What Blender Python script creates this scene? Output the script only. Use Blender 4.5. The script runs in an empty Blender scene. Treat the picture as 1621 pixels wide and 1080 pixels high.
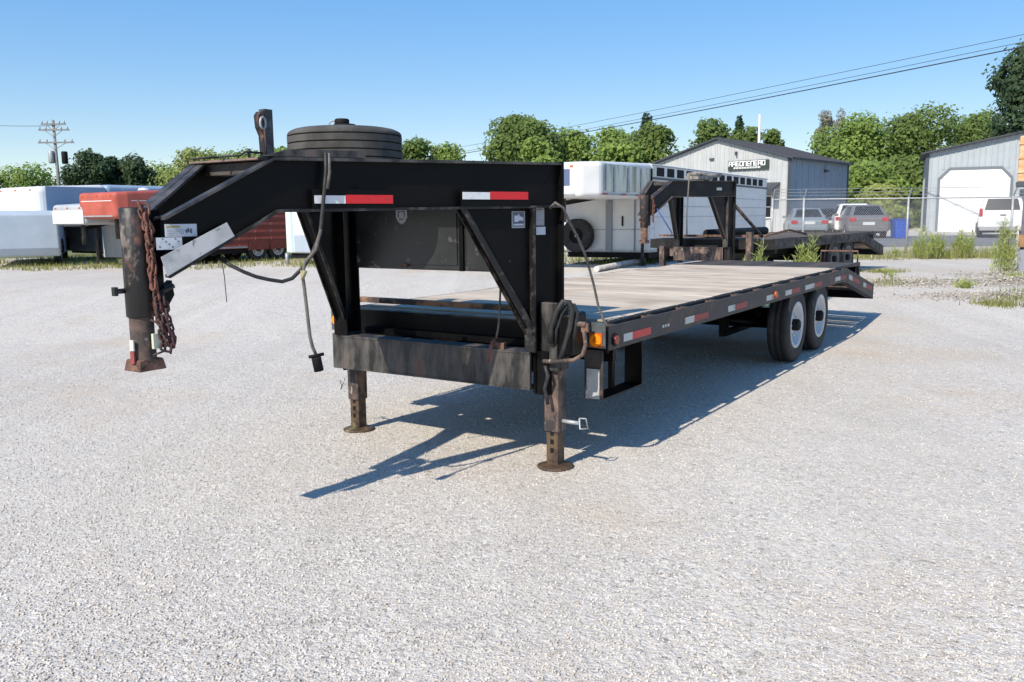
import bpy, math, random
import numpy as np
from mathutils import Vector, Matrix, noise

random.seed(7)
scene = bpy.context.scene
COL = scene.collection
rad = math.radians

# ------------------------------------------------------------------ camera
F_PX, CX, CY = 1366.0, 810.5, 540.0
CAM_H = 1.55
PITCH, ROLL = rad(8.155), -0.010184
YAW = 0.5797                                  # heading of the flatbed trailer


def cam_axes():
    cp, sp = math.cos(PITCH), math.sin(PITCH)
    cr, sr = math.cos(ROLL), math.sin(ROLL)
    M = Matrix(((1, 0, 0), (0, -sp, -cp), (0, cp, -sp)))
    R = Matrix(((cr, -sr, 0), (sr, cr, 0), (0, 0, 1)))
    return R @ M                              # rows: right, down, forward


AX = cam_axes()
cam = bpy.data.cameras.new('camera')
camo = bpy.data.objects.new('camera', cam)
COL.objects.link(camo)
cam.sensor_width = 36
cam.lens = F_PX / 1621 * 36
cam.clip_end = 3000
mw = Matrix.Identity(4)
for i in range(3):
    mw[i][0] = AX[0][i]
    mw[i][1] = -AX[1][i]
    mw[i][2] = -AX[2][i]
mw[0][3], mw[1][3], mw[2][3] = 0, 0, CAM_H
camo.matrix_world = mw
scene.camera = camo

# ------------------------------------------------------------------ light
SUN_EL, SUN_AZ = rad(41.9), rad(217.6)
world = bpy.data.worlds.new("World")
scene.world = world
world.use_nodes = True
wn = world.node_tree.nodes
wl = world.node_tree.links
sky = wn.new('ShaderNodeTexSky')
sky.sky_type = 'NISHITA'
sky.sun_disc = False
sky.sun_elevation = SUN_EL
sky.sun_rotation = SUN_AZ
sky.altitude = 0
sky.air_density = 1.0
sky.dust_density = 0.3
sky.ozone_density = 4.0
bg = wn['Background']
bg.inputs['Strength'].default_value = 0.15
sky_gamma = wn.new('ShaderNodeGamma')
sky_gamma.inputs['Gamma'].default_value = 0.40
sky_tone = wn.new('ShaderNodeHueSaturation')
sky_tone.inputs['Saturation'].default_value = 2.25
sky_tone.inputs['Value'].default_value = 2.45
sky_tone.inputs['Hue'].default_value = 0.512
wl.new(sky.outputs['Color'], sky_gamma.inputs['Color'])
wl.new(sky_gamma.outputs['Color'], sky_tone.inputs['Color'])
wl.new(sky_tone.outputs['Color'], bg.inputs['Color'])
sun = bpy.data.lights.new('sun', 'SUN')
sun.energy = 4.6
sun.angle = rad(0.53)
sun.color = (1.0, 0.92, 0.80)
suno = bpy.data.objects.new('sun', sun)
COL.objects.link(suno)
sd = Vector((0.589, 0.765, -0.865)).normalized()
suno.rotation_euler = sd.to_track_quat('-Z', 'Y').to_euler()
scene.view_settings.view_transform = 'Standard'
scene.view_settings.look = 'None'
scene.view_settings.gamma = 1
scene.view_settings.use_curve_mapping = False
scene.view_settings.exposure = 0.32


# ------------------------------------------------------------------ helpers
def ray(px, py):
    d = Vector(((px - CX) / F_PX, (py - CY) / F_PX, 1.0))
    return AX.transposed() @ d


def at(px, py, Y):
    """the point of the place seen at photo pixel px,py at depth Y"""
    d = ray(px, py)
    t = Y / d.y
    return Vector((0, 0, CAM_H)) + d * t


def xat(px, Y):
    return at(px, 342, Y).x


KN = [(-60, 0.0), (11, 0.0), (17, 0.3), (27, 0.3), (50, 0.5), (900, 0.5)]


def gz(y):
    for (a, za), (b, zb) in zip(KN, KN[1:]):
        if y <= b:
            return za + (zb - za) * (y - a) / (b - a)
    return 0.5


class MB:
    def __init__(s, off=(0, 0, 0)):
        s.v = []
        s.f = []
        s.off = Vector(off)
        s.smooth = []

    def add(s, vs, fs, smooth=False):
        b = len(s.v)
        s.v += [tuple(Vector(p) + s.off) for p in vs]
        s.f += [[b + i for i in f] for f in fs]
        s.smooth += [smooth] * len(fs)
        return s

    def box(s, a, b):
        x0, y0, z0 = [min(a[i], b[i]) for i in range(3)]
        x1, y1, z1 = [max(a[i], b[i]) for i in range(3)]
        return s.add([(x0, y0, z0), (x1, y0, z0), (x1, y1, z0), (x0, y1, z0), (x0, y0, z1), (x1, y0, z1), (x1, y1, z1), (x0, y1, z1)],
                     [(0, 3, 2, 1), (4, 5, 6, 7), (0, 1, 5, 4), (1, 2, 6, 5), (2, 3, 7, 6), (3, 0, 4, 7)])

    def bar(s, p, q, w, h, up=(0, 0, 1)):
        """rectangular bar from p to q: w sideways, h along up"""
        p, q = Vector(p), Vector(q)
        d = (q - p).normalized()
        up = Vector(up)
        sd_ = d.cross(up)
        if sd_.length < 1e-5:
            up = Vector((1, 0, 0))
            sd_ = d.cross(up)
        sd_.normalize()
        up = sd_.cross(d).normalized()
        a, b = sd_ * w / 2, up * h / 2
        return s.add([p - a - b, p + a - b, p + a + b, p - a + b, q - a - b, q + a - b, q + a + b, q - a + b],
                     [(0, 3, 2, 1), (4, 5, 6, 7), (0, 1, 5, 4), (1, 2, 6, 5), (2, 3, 7, 6), (3, 0, 4, 7)])

    def tube(s, pts, r, n=8, caps=True, r1=None):
        pts = [Vector(p) for p in pts]
        k = len(pts)
        vs = []
        ref = None
        for i, p in enumerate(pts):
            d = (pts[min(i + 1, k - 1)] - pts[max(i - 1, 0)]).normalized()
            if ref is None:
                ref = Vector((0, 0, 1)) if abs(d.z) < .9 else Vector((1, 0, 0))
            a = d.cross(ref).normalized()
            b = a.cross(d).normalized()
            ref = b
            rr = r if r1 is None else r + (r1 - r) * i / (k - 1)
            for j in range(n):
                t = 2 * math.pi * j / n
                vs.append(p + a * rr * math.cos(t) + b * rr * math.sin(t))
        fs = []
        for i in range(k - 1):
            for j in range(n):
                fs.append((i * n + j, i * n + (j + 1) % n, (i + 1) * n + (j + 1) % n, (i + 1) * n + j))
        s.add(vs, fs, n > 4)
        if caps:
            b0 = len(s.v) - len(vs)
            s.f += [[b0 + j for j in reversed(range(n))], [b0 + (k - 1) * n + j for j in range(n)]]
            s.smooth += [False, False]
        return s

    def lathe(s, prof, o, axis='z', n=24, smooth=True):
        """prof = (radius, height) pairs round an axis through o"""
        o = Vector(o)
        A = {'z': (Vector((1, 0, 0)), Vector((0, 1, 0)), Vector((0, 0, 1))),
             'y': (Vector((1, 0, 0)), Vector((0, 0, 1)), Vector((0, 1, 0))),
             'x': (Vector((0, 1, 0)), Vector((0, 0, 1)), Vector((1, 0, 0)))}[axis]
        vs = []
        for (r, h) in prof:
            for j in range(n):
                t = 2 * math.pi * j / n
                vs.append(o + A[0] * r * math.cos(t) + A[1] * r * math.sin(t) + A[2] * h)
        fs = []
        for i in range(len(prof) - 1):
            for j in range(n):
                fs.append((i * n + j, i * n + (j + 1) % n, (i + 1) * n + (j + 1) % n, (i + 1) * n + j))
        return s.add(vs, fs, smooth)

    def prism(s, poly, f0, f1):
        """poly 2d points mapped by f0 and f1 to the two end faces"""
        n = len(poly)
        vs = [f0(*p) for p in poly] + [f1(*p) for p in poly]
        fs = [tuple(range(n)), tuple(range(2 * n - 1, n - 1, -1))]
        fs += [(i, (i + 1) % n, n + (i + 1) % n, n + i) for i in range(n)]
        return s.add(vs, fs)

    def mesh(s, name):
        me = bpy.data.meshes.new(name)
        me.from_pydata(s.v, [], s.f)
        me.polygons.foreach_set('use_smooth', s.smooth)
        me.update()
        return me

    def build(s, name, mat, parent=None, bevel=0, label=None):
        me = s.mesh(name)
        import bmesh
        bm = bmesh.new()
        bm.from_mesh(me)
        bmesh.ops.recalc_face_normals(bm, faces=bm.faces)
        bm.to_mesh(me)
        bm.free()
        me.materials.append(mat)
        o = bpy.data.objects.new(name, me)
        COL.objects.link(o)
        if parent is not None:
            o.parent = parent
        if bevel:
            m = o.modifiers.new('bevel', 'BEVEL')
            m.width = bevel
            m.segments = 2 if bevel < .05 else 4
            m.limit_method = 'ANGLE'
            m.angle_limit = rad(40)
            m.harden_normals = False
        if label:
            o['label'] = label
        return o


def tag(o, label=None, cat=None, group=None, kind=None):
    if label:
        o['label'] = label
    if cat:
        o['category'] = cat
    if group:
        o['group'] = group
    if kind:
        o['kind'] = kind
    return o


def thing(name, label, cat, loc=(0, 0, 0), rz=0, group=None):
    o = bpy.data.objects.new(name, None)
    COL.objects.link(o)
    o.location = loc
    o.rotation_euler = (0, 0, rz)
    o.empty_display_size = .3
    return tag(o, label, cat, group)


def share(o, parent, loc=(0, 0, 0), rot=(0, 0, 0), scale=None, name=None):
    c = o.copy()
    COL.objects.link(c)
    c.parent = parent
    c.location = loc
    c.rotation_euler = rot
    if scale:
        c.scale = scale
    return c


def copy_tree(o, parent=None):
    c = o.copy()
    COL.objects.link(c)
    c.parent = parent
    for ch in list(o.children):
        copy_tree(ch, c)
    return c


# ------------------------------------------------------------------ materials
def mat(name, c1, c2=None, scale=4.0, lo=.42, hi=.62, rough=.6, metal=0.0, bump=0.0, bscale=60.0, stretch=(1, 1, 1),
        c3=None, s3=30.0, t3=(.6, .7), rough2=None, spec=.5, island=0.0, coat=0.0):
    m = bpy.data.materials.new(name)
    m.use_nodes = True
    nt = m.node_tree
    N, L = nt.nodes, nt.links
    b = N['Principled BSDF']
    b.inputs['Roughness'].default_value = rough
    b.inputs['Metallic'].default_value = metal
    b.inputs['Specular IOR Level'].default_value = spec
    b.inputs['Coat Weight'].default_value = coat
    b.inputs['Base Color'].default_value = (*c1, 1)
    tc = N.new('ShaderNodeTexCoord')
    mp = N.new('ShaderNodeMapping')
    mp.inputs['Scale'].default_value = stretch
    L.new(tc.outputs['Object'], mp.inputs['Vector'])
    last = None
    if c2:
        n = N.new('ShaderNodeTexNoise')
        n.inputs['Scale'].default_value = scale
        n.inputs['Detail'].default_value = 7
        n.inputs['Roughness'].default_value = .62
        L.new(mp.outputs['Vector'], n.inputs['Vector'])
        mr = N.new('ShaderNodeMapRange')
        mr.inputs['From Min'].default_value = lo
        mr.inputs['From Max'].default_value = hi
        L.new(n.outputs['Fac'], mr.inputs['Value'])
        mx = N.new('ShaderNodeMix')
        mx.data_type = 'RGBA'
        mx.inputs['A'].default_value = (*c1, 1)
        mx.inputs['B'].default_value = (*c2, 1)
        L.new(mr.outputs['Result'], mx.inputs['Factor'])
        last = mx.outputs['Result']
        if rough2 is not None:
            rr = N.new('ShaderNodeMapRange')
            rr.inputs['To Min'].default_value = rough
            rr.inputs['To Max'].default_value = rough2
            L.new(mr.outputs['Result'], rr.inputs['Value'])
            L.new(rr.outputs['Result'], b.inputs['Roughness'])
    if c3:
        n = N.new('ShaderNodeTexNoise')
        n.inputs['Scale'].default_value = s3
        n.inputs['Detail'].default_value = 5
        L.new(mp.outputs['Vector'], n.inputs['Vector'])
        mr = N.new('ShaderNodeMapRange')
        mr.inputs['From Min'].default_value = t3[0]
        mr.inputs['From Max'].default_value = t3[1]
        L.new(n.outputs['Fac'], mr.inputs['Value'])
        mx = N.new('ShaderNodeMix')
        mx.data_type = 'RGBA'
        if last:
            L.new(last, mx.inputs['A'])
        else:
            mx.inputs['A'].default_value = (*c1, 1)
        mx.inputs['B'].default_value = (*c3, 1)
        L.new(mr.outputs['Result'], mx.inputs['Factor'])
        last = mx.outputs['Result']
    if island:
        g = N.new('ShaderNodeNewGeometry')
        oi = N.new('ShaderNodeObjectInfo')
        ad = N.new('ShaderNodeMath')
        ad.operation = 'ADD'
        L.new(g.outputs['Random Per Island'], ad.inputs[0])
        L.new(oi.outputs['Random'], ad.inputs[1])
        fr = N.new('ShaderNodeMath')
        fr.operation = 'FRACT'
        L.new(ad.outputs[0], fr.inputs[0])
        mr = N.new('ShaderNodeMapRange')
        mr.inputs['To Min'].default_value = 1 - island
        mr.inputs['To Max'].default_value = 1 + island
        L.new(fr.outputs[0], mr.inputs['Value'])
        hs = N.new('ShaderNodeHueSaturation')
        L.new(mr.outputs['Result'], hs.inputs['Value'])
        if last:
            L.new(last, hs.inputs['Color'])
        else:
            hs.inputs['Color'].default_value = (*c1, 1)
        last = hs.outputs['Color']
    if last:
        L.new(last, b.inputs['Base Color'])
    if bump:
        n = N.new('ShaderNodeTexNoise')
        n.inputs['Scale'].default_value = bscale
        n.inputs['Detail'].default_value = 4
        L.new(mp.outputs['Vector'], n.inputs['Vector'])
        bp = N.new('ShaderNodeBump')
        bp.inputs['Strength'].default_value = bump
        bp.inputs['Distance'].default_value = .01
        L.new(n.outputs['Fac'], bp.inputs['Height'])
        L.new(bp.outputs['Normal'], b.inputs['Normal'])
    return m


RUST = (.17, .065, .03)
BLACK = mat('black_paint', (.0025, .0025, .003), (.006, .0055, .0055), 3, rough=.36, rough2=.52, spec=.14, c3=(.08, .07, .06), s3=26, t3=(.74, .80), bump=.04, bscale=40)
BLACKW = mat('worn_black_paint', (.010, .0095, .0095), (.12, .108, .098), 9, .42, .70, rough=.5, rough2=.8, c3=(.13, .06, .035), s3=9, t3=(.62, .76), bump=.15, bscale=60, stretch=(1, 1, .35))
RAIL = mat('scuffed_rail_paint', (.026, .023, .022), (.11, .094, .083), 5, .4, .72, rough=.55, rough2=.85, c3=(.13, .07, .05), s3=9, t3=(.57, .72), bump=.12)
RUSTY = mat('rusty_steel', (.10, .05, .035), (.24, .13, .085), 14, .4, .65, rough=.85, c3=(.03, .02, .018), s3=24, t3=(.55, .65), bump=.3)
COUPL = mat('coupler_worn', (.014, .013, .013), (.20, .165, .14), 13, .54, .66, rough=.5, rough2=.85, c3=(.20, .09, .055), s3=9, t3=(.56, .68), bump=.2, stretch=(1, 1, .6))
JACK = mat('jack_worn', (.035, .028, .026), (.20, .13, .10), 11, .42, .64, rough=.75, c3=(.30, .26, .22), s3=30, t3=(.62, .70), bump=.2, stretch=(1, 1, .5))
JACKI = mat('jack_inner_rust', (.13, .085, .05), (.05, .032, .024), 16, .42, .6, rough=.6, metal=.3, c3=(.26, .24, .10), s3=9, t3=(.6, .7), bump=.2)
CHAINM = mat('rusty_chain', (.22, .09, .06), (.10, .045, .035), 40, .4, .6, rough=.8)
CHAIND = mat('dark_red_chain', (.10, .03, .03), (.04, .03, .03), 40, .4, .6, rough=.75)
ALU = mat('worn_grey_plate', (.50, .50, .50), (.33, .34, .34), 9, .4, .65, rough=.55, metal=.1, c3=(.12, .13, .13), s3=32, t3=(.64, .72))
WHITET = mat('white_reflector', (.72, .72, .72), (.55, .55, .54), 20, .5, .7, rough=.4)
REDT = mat('red_reflector', (.62, .015, .02), (.45, .02, .02), 25, .5, .7, rough=.4)
REDW = mat('faded_red_reflector', (.36, .05, .045), (.17, .06, .05), 14, .45, .65, rough=.6)
WHITEW = mat('faded_white_reflector', (.55, .54, .50), (.22, .19, .17), 14, .52, .68, rough=.6)
STICK = mat('sticker_white', (.52, .55, .60), (.40, .43, .48), 40, .5, .7, rough=.5)
STICKG = mat('sticker_grey', (.30, .31, .33), (.22, .23, .25), 40, .5, .7, rough=.5)
INK = mat('sticker_ink', (.10, .11, .15), rough=.6)
INKY = mat('sticker_yellow_bar', (.34, .30, .12), rough=.6)
AMBER = mat('amber_lens', (.95, .26, .01), rough=.25)
AMBERP = mat('amber_reflector', (.55, .10, .01), rough=.3)
REDL = mat('red_lens', (.30, .035, .02), rough=.3)
RUBBER = mat('tyre_rubber', (.022, .021, .02), (.05, .046, .042), 5, .45, .7, rough=.8, bump=.1)
RUBBERD = mat('dusty_tread', (.042, .041, .038), (.085, .082, .074), 6, .4, .65, rough=.9, bump=.1)
RIMW = mat('white_rim', (.55, .56, .56), (.35, .33, .30), 9, .52, .7, rough=.45)
HUBM = mat('hub_black', (.012, .012, .013), rough=.7, spec=.15)
CABLE = mat('black_cable', (.02, .02, .021), (.05, .048, .045), 20, .5, .7, rough=.6)
CORDG = mat('grey_cord', (.14, .13, .115), (.08, .07, .06), 20, .45, .65, rough=.8)
STEEL = mat('galvanised_steel', (.42, .43, .44), (.30, .31, .32), 12, .4, .65, rough=.5, metal=.35)
BOXG = mat('toolbox_black', (.012, .013, .014), (.032, .032, .033), 2, .4, .7, rough=.3, rough2=.42, c3=(.15, .15, .15), s3=11, t3=(.62, .74), bump=.05, bscale=6)


def wood_mat(name, c1, c2, c3, stain):
    m = bpy.data.materials.new(name)
    m.use_nodes = True
    N, L = m.node_tree.nodes, m.node_tree.links
    b = N['Principled BSDF']
    b.inputs['Roughness'].default_value = .85
    b.inputs['Specular IOR Level'].default_value = .25
    tc = N.new('ShaderNodeTexCoord')
    geo = N.new('ShaderNodeNewGeometry')
    oi = N.new('ShaderNodeObjectInfo')
    mp = N.new('ShaderNodeMapping')
    mp.inputs['Scale'].default_value = (16, 1.1, 16)
    L.new(tc.outputs['Object'], mp.inputs['Vector'])
    L.new(oi.outputs['Random'], mp.inputs['Location'])
    n = N.new('ShaderNodeTexNoise')
    n.inputs['Scale'].default_value = 3.2
    n.inputs['Detail'].default_value = 8
    L.new(mp.outputs['Vector'], n.inputs['Vector'])
    cr = N.new('ShaderNodeValToRGB')
    cr.color_ramp.elements[0].position = .32
    cr.color_ramp.elements[0].color = (*c1, 1)
    cr.color_ramp.elements[1].position = .68
    cr.color_ramp.elements[1].color = (*c2, 1)
    L.new(n.outputs['Fac'], cr.inputs['Fac'])
    n2 = N.new('ShaderNodeTexNoise')
    n2.inputs['Scale'].default_value = 1.6
    n2.inputs['Detail'].default_value = 6
    L.new(geo.outputs['Position'], n2.inputs['Vector'])
    mr = N.new('ShaderNodeMapRange')
    mr.inputs['From Min'].default_value = .52
    mr.inputs['From Max'].default_value = .72
    mr.inputs['To Max'].default_value = stain
    L.new(n2.outputs['Fac'], mr.inputs['Value'])
    mx = N.new('ShaderNodeMix')
    mx.data_type = 'RGBA'
    mx.inputs['B'].default_value = (*c3, 1)
    L.new(cr.outputs['Color'], mx.inputs['A'])
    L.new(mr.outputs['Result'], mx.inputs['Factor'])
    hs = N.new('ShaderNodeHueSaturation')
    m2 = N.new('ShaderNodeMapRange')
    m2.inputs['To Min'].default_value = .84
    m2.inputs['To Max'].default_value = 1.12
    L.new(oi.outputs['Random'], m2.inputs['Value'])
    L.new(m2.outputs['Result'], hs.inputs['Value'])
    L.new(mx.outputs['Result'], hs.inputs['Color'])
    L.new(hs.outputs['Color'], b.inputs['Base Color'])
    bp = N.new('ShaderNodeBump')
    bp.inputs['Strength'].default_value = .5
    bp.inputs['Distance'].default_value = .006
    L.new(n.outputs['Fac'], bp.inputs['Height'])
    L.new(bp.outputs['Normal'], b.inputs['Normal'])
    return m


WOOD = wood_mat('weathered_deck_wood', (.42, .335, .245), (.64, .55, .44), (.31, .235, .165), .75)
WOODO = wood_mat('old_dark_wood', (.07, .06, .05), (.16, .14, .12), (.07, .05, .04), .8)


def gravel_mat():
    m = bpy.data.materials.new('limestone_gravel')
    m.use_nodes = True
    N, L = m.node_tree.nodes, m.node_tree.links
    b = N['Principled BSDF']
    b.inputs['Roughness'].default_value = .95
    b.inputs['Specular IOR Level'].default_value = .2
    geo = N.new('ShaderNodeNewGeometry')

    def vor(scale, feat='F1'):
        v = N.new('ShaderNodeTexVoronoi')
        v.feature = feat
        v.inputs['Scale'].default_value = scale
        L.new(geo.outputs['Position'], v.inputs['Vector'])
        return v

    def noi(scale, det=5, rough=.6):
        n = N.new('ShaderNodeTexNoise')
        n.inputs['Scale'].default_value = scale
        n.inputs['Detail'].default_value = det
        n.inputs['Roughness'].default_value = rough
        L.new(geo.outputs['Position'], n.inputs['Vector'])
        return n

    def ramp(src, pts):
        r = N.new('ShaderNodeValToRGB')
        e = r.color_ramp.elements
        e[0].position, e[0].color = pts[0][0], (*pts[0][1], 1)
        e[1].position, e[1].color = pts[-1][0], (*pts[-1][1], 1)
        for p, c in pts[1:-1]:
            q = e.new(p)
            q.color = (*c, 1)
        L.new(src, r.inputs['Fac'])
        return r.outputs['Color']

    def mix(a, bb, fac, mode='MIX', k=None):
        x = N.new('ShaderNodeMix')
        x.data_type = 'RGBA'
        x.blend_type = mode
        for s_, t in ((a, 'A'), (bb, 'B')):
            if isinstance(s_, tuple):
                x.inputs[t].default_value = (*s_, 1)
            else:
                L.new(s_, x.inputs[t])
        if isinstance(fac, float):
            x.inputs['Factor'].default_value = fac
        else:
            L.new(fac, x.inputs['Factor'])
        return x.outputs['Result']

    def mrange(src, a, c, lo=0., hi=1.):
        r = N.new('ShaderNodeMapRange')
        r.inputs['From Min'].default_value = a
        r.inputs['From Max'].default_value = c
        r.inputs['To Min'].default_value = lo
        r.inputs['To Max'].default_value = hi
        L.new(src, r.inputs['Value'])
        return r.outputs['Result']

    v1 = vor(95)
    v2 = vor(38)
    sep = N.new('ShaderNodeSeparateColor')
    L.new(v1.outputs['Color'], sep.inputs['Color'])
    sep2 = N.new('ShaderNodeSeparateColor')
    L.new(v2.outputs['Color'], sep2.inputs['Color'])
    c1 = ramp(sep.outputs['Red'], [(0, (0.172, 0.153, 0.130)), (.04, (0.364, 0.331, 0.287)), (.25, (0.493, 0.453, 0.398)), (.75, (0.578, 0.535, 0.472)), (1, (0.728, 0.683, 0.611))])
    c2 = ramp(sep2.outputs['Red'], [(0, (0.279, 0.255, 0.223)), (.1, (0.482, 0.439, 0.384)), (.7, (0.589, 0.545, 0.482)), (1, (0.707, 0.662, 0.593))])
    stone = mix(c1, c2, mrange(sep2.outputs['Green'], .62, .68))
    fines = (0.567, 0.520, 0.452)
    nb = noi(.55, 6)
    packed = mrange(nb.outputs['Fac'], .42, .62, .08, .5)
    base = mix(stone, fines, packed)
    # tan and brown patches of dirt
    n1 = noi(.33, 7, .65)
    base = mix(base, (0.503, 0.382, 0.259), mrange(n1.outputs['Fac'], .52, .70, 0, .55))
    n3 = noi(.12, 4)
    base = mix(base, (0.407, 0.373, 0.324), mrange(n3.outputs['Fac'], .5, .75, 0, .45))
    # faint wheel tracks of crushed stone
    mpt = N.new('ShaderNodeMapping')
    mpt.inputs['Rotation'].default_value = (0, 0, rad(-38))
    mpt.inputs['Scale'].default_value = (1.9, .10, 1)
    L.new(geo.outputs['Position'], mpt.inputs['Vector'])
    nt_ = N.new('ShaderNodeTexNoise')
    nt_.inputs['Scale'].default_value = 1.0
    nt_.inputs['Detail'].default_value = 3
    nt_.inputs['Distortion'].default_value = .4
    L.new(mpt.outputs['Vector'], nt_.inputs['Vector'])
    base = mix(base, (0.636, 0.595, 0.522), mrange(nt_.outputs['Fac'], .54, .70, 0, .40))
    base = mix(base, (0.424, 0.388, 0.335), mrange(nt_.outputs['Fac'], .46, .32, 0, .28))
    L.new(base, b.inputs['Base Color'])
    # relief
    h1 = mrange(v1.outputs['Distance'], 0, .6, 1, 0)
    h2 = mrange(v2.outputs['Distance'], 0, .6, 1, 0)
    ad = N.new('ShaderNodeMath')
    ad.operation = 'MULTIPLY_ADD'
    L.new(h2, ad.inputs[0])
    ad.inputs[1].default_value = 1.2
    L.new(h1, ad.inputs[2])
    bp = N.new('ShaderNodeBump')
    bp.inputs['Strength'].default_value = .8
    bp.inputs['Distance'].default_value = .0045
    L.new(ad.outputs[0], bp.inputs['Height'])
    nn = noi(2.2, 6)
    bp2 = N.new('ShaderNodeBump')
    bp2.inputs['Strength'].default_value = .5
    bp2.inputs['Distance'].default_value = .05
    L.new(nn.outputs['Fac'], bp2.inputs['Height'])
    L.new(bp2.outputs['Normal'], bp.inputs['Normal'])
    L.new(bp.outputs['Normal'], b.inputs['Normal'])
    return m


GRAVEL = gravel_mat()
STONE = mat('loose_stone', (.63, .585, .52), (.52, .475, .42), 1.2, .4, .6, rough=.95, island=.34, spec=.2)
ASPH = mat('asphalt', (.17, .17, .172), (.13, .13, .132), 2, .4, .6, rough=.9)
CONC = mat('pale_drive', (.50, .47, .42), (.42, .39, .35), 1.2, .4, .6, rough=.9)
FIELD = mat('dry_field', (.17, .16, .06), (.10, .14, .035), .35, .4, .6, rough=.95, bump=.4, bscale=3)


# ------------------------------------------------------------------ ground
def sheet(name, x0, x1, y0, y1, dz, material, extra=()):
    ys = sorted(set([y0, y1] + [k for k, _ in KN if y0 < k < y1] + list(extra)))
    xs = [x0, x1]
    vs = [(x, y, gz(y) + dz) for y in ys for x in xs]
    fs = [(2 * i, 2 * i + 1, 2 * i + 3, 2 * i + 2) for i in range(len(ys) - 1)]
    m = MB()
    m.add(vs, fs)
    o = m.build(name, material)
    tag(o, kind='structure')
    return o


sheet('ground', -900, 900, -60, 900, 0, GRAVEL)
sheet('field', -900, 900, 64, 890, .006, FIELD)
sheet('road', 9.8, 90, 31.5, 43, .006, ASPH)
sheet('driveway', 16, 90, 43, 50, .006, CONC)
sheet('grass_ground', -60, 4, 30, 63.9, .006, FIELD)

# loose stones in the foreground, one mass nobody could count
def stones(name, label, n, sampler, smin, smax, material, zsink=.35):
    rs = np.random.RandomState(3)
    pts = sampler(rs, n)
    base = np.array([(1, 0, 0), (-1, 0, 0), (0, 1, 0), (0, -1, 0), (0, 0, 1), (0, 0, -1)], float)
    fc = np.array([(0, 2, 4), (2, 1, 4), (1, 3, 4), (3, 0, 4), (2, 0, 5), (1, 2, 5), (3, 1, 5), (0, 3, 5)])
    sz = smin + (smax - smin) * rs.rand(n) ** 4
    V = base[None] * (0.65 + .5 * rs.rand(n, 6, 1)) * sz[:, None, None]
    V[:, :, 2] *= .75
    a = rs.rand(n) * 6.28
    c, s_ = np.cos(a), np.sin(a)
    X = V[:, :, 0] * c[:, None] - V[:, :, 1] * s_[:, None]
    Y = V[:, :, 0] * s_[:, None] + V[:, :, 1] * c[:, None]
    V[:, :, 0], V[:, :, 1] = X, Y
    V[:, :, 2] += .4 * V[:, :, 0] * (rs.rand(n, 1) - .5)
    V += pts[:, None, :]
    V[:, :, 2] += (sz * zsink)[:, None]
    Fc = (fc[None] + 6 * np.arange(n)[:, None, None]).reshape(-1, 3)
    me = bpy.data.meshes.new(name)
    me.vertices.add(n * 6)
    me.vertices.foreach_set('co', V.reshape(-1).astype(np.float32))
    me.loops.add(len(Fc) * 3)
    me.loops.foreach_set('vertex_index', Fc.reshape(-1).astype(np.int32))
    me.polygons.add(len(Fc))
    me.polygons.foreach_set('loop_start', np.arange(0, len(Fc) * 3, 3, dtype=np.int32))
    me.polygons.foreach_set('loop_total', np.full(len(Fc), 3, dtype=np.int32))
    me.update()
    me.validate()
    me.materials.append(material)
    o = bpy.data.objects.new(name, me)
    COL.objects.link(o)
    return tag(o, label, 'gravel', kind='stuff')


def near_sampler(rs, n):
    y = 2.2 + 8.0 * rs.rand(n) ** 1.6
    x = (rs.rand(n) - .5) * 2 * (y * .68 + .8)
    return np.stack([x, y, np.zeros(n)], 1)


stones('gravel', 'pale grey crushed limestone gravel covering the yard in front', 190000, near_sampler, .0018, .0085, STONE)


def pile_sampler(rs, n):
    out = np.zeros((n, 3))
    blobs = [(9.3, 15.9, 1.1, .5, .13), (10.6, 17.2, 1.6, .6, .10), (8.3, 14.3, 1.6, .5, .06), (7.4, 16.2, 1.0, .6, .05), (12.0, 18.0, 1.6, .8, .12), (10.2, 14.0, 1.6, .8, .05)]
    for i in range(n):
        b = blobs[rs.randint(len(blobs))]
        gx, gy = rs.randn() * .55, rs.randn() * .55
        h = b[4] * math.exp(-(gx * gx + gy * gy)) * rs.rand()
        x, y = b[0] + gx * b[2], b[1] + gy * b[3]
        out[i] = (x, y, gz(y) + h)
    return out


RUBBLE = mat('rubble_stone', (.50, .455, .40), (.36, .33, .29), 1.5, .4, .6, rough=.95, island=.35, spec=.2)
stones('rubble', 'low heaps of broken limestone rubble beyond the trailer end', 16000, pile_sampler, .008, .030, RUBBLE)

# ------------------------------------------------------------------ foliage
def leaf_mat(name, c, c2, var=.35):
    m = mat(name, c, c2, .45, .35, .65, rough=.65, island=var, spec=.25)
    N, L = m.node_tree.nodes, m.node_tree.links
    b = N['Principled BSDF']
    src = b.inputs['Base Color'].links[0].from_socket
    tr = N.new('ShaderNodeBsdfTranslucent')
    L.new(src, tr.inputs['Color'])
    ms = N.new('ShaderNodeMixShader')
    ms.inputs['Fac'].default_value = .5
    L.new(b.outputs['BSDF'], ms.inputs[1])
    L.new(tr.outputs['BSDF'], ms.inputs[2])
    L.new(ms.outputs['Shader'], N['Material Output'].inputs['Surface'])
    return m


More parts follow.
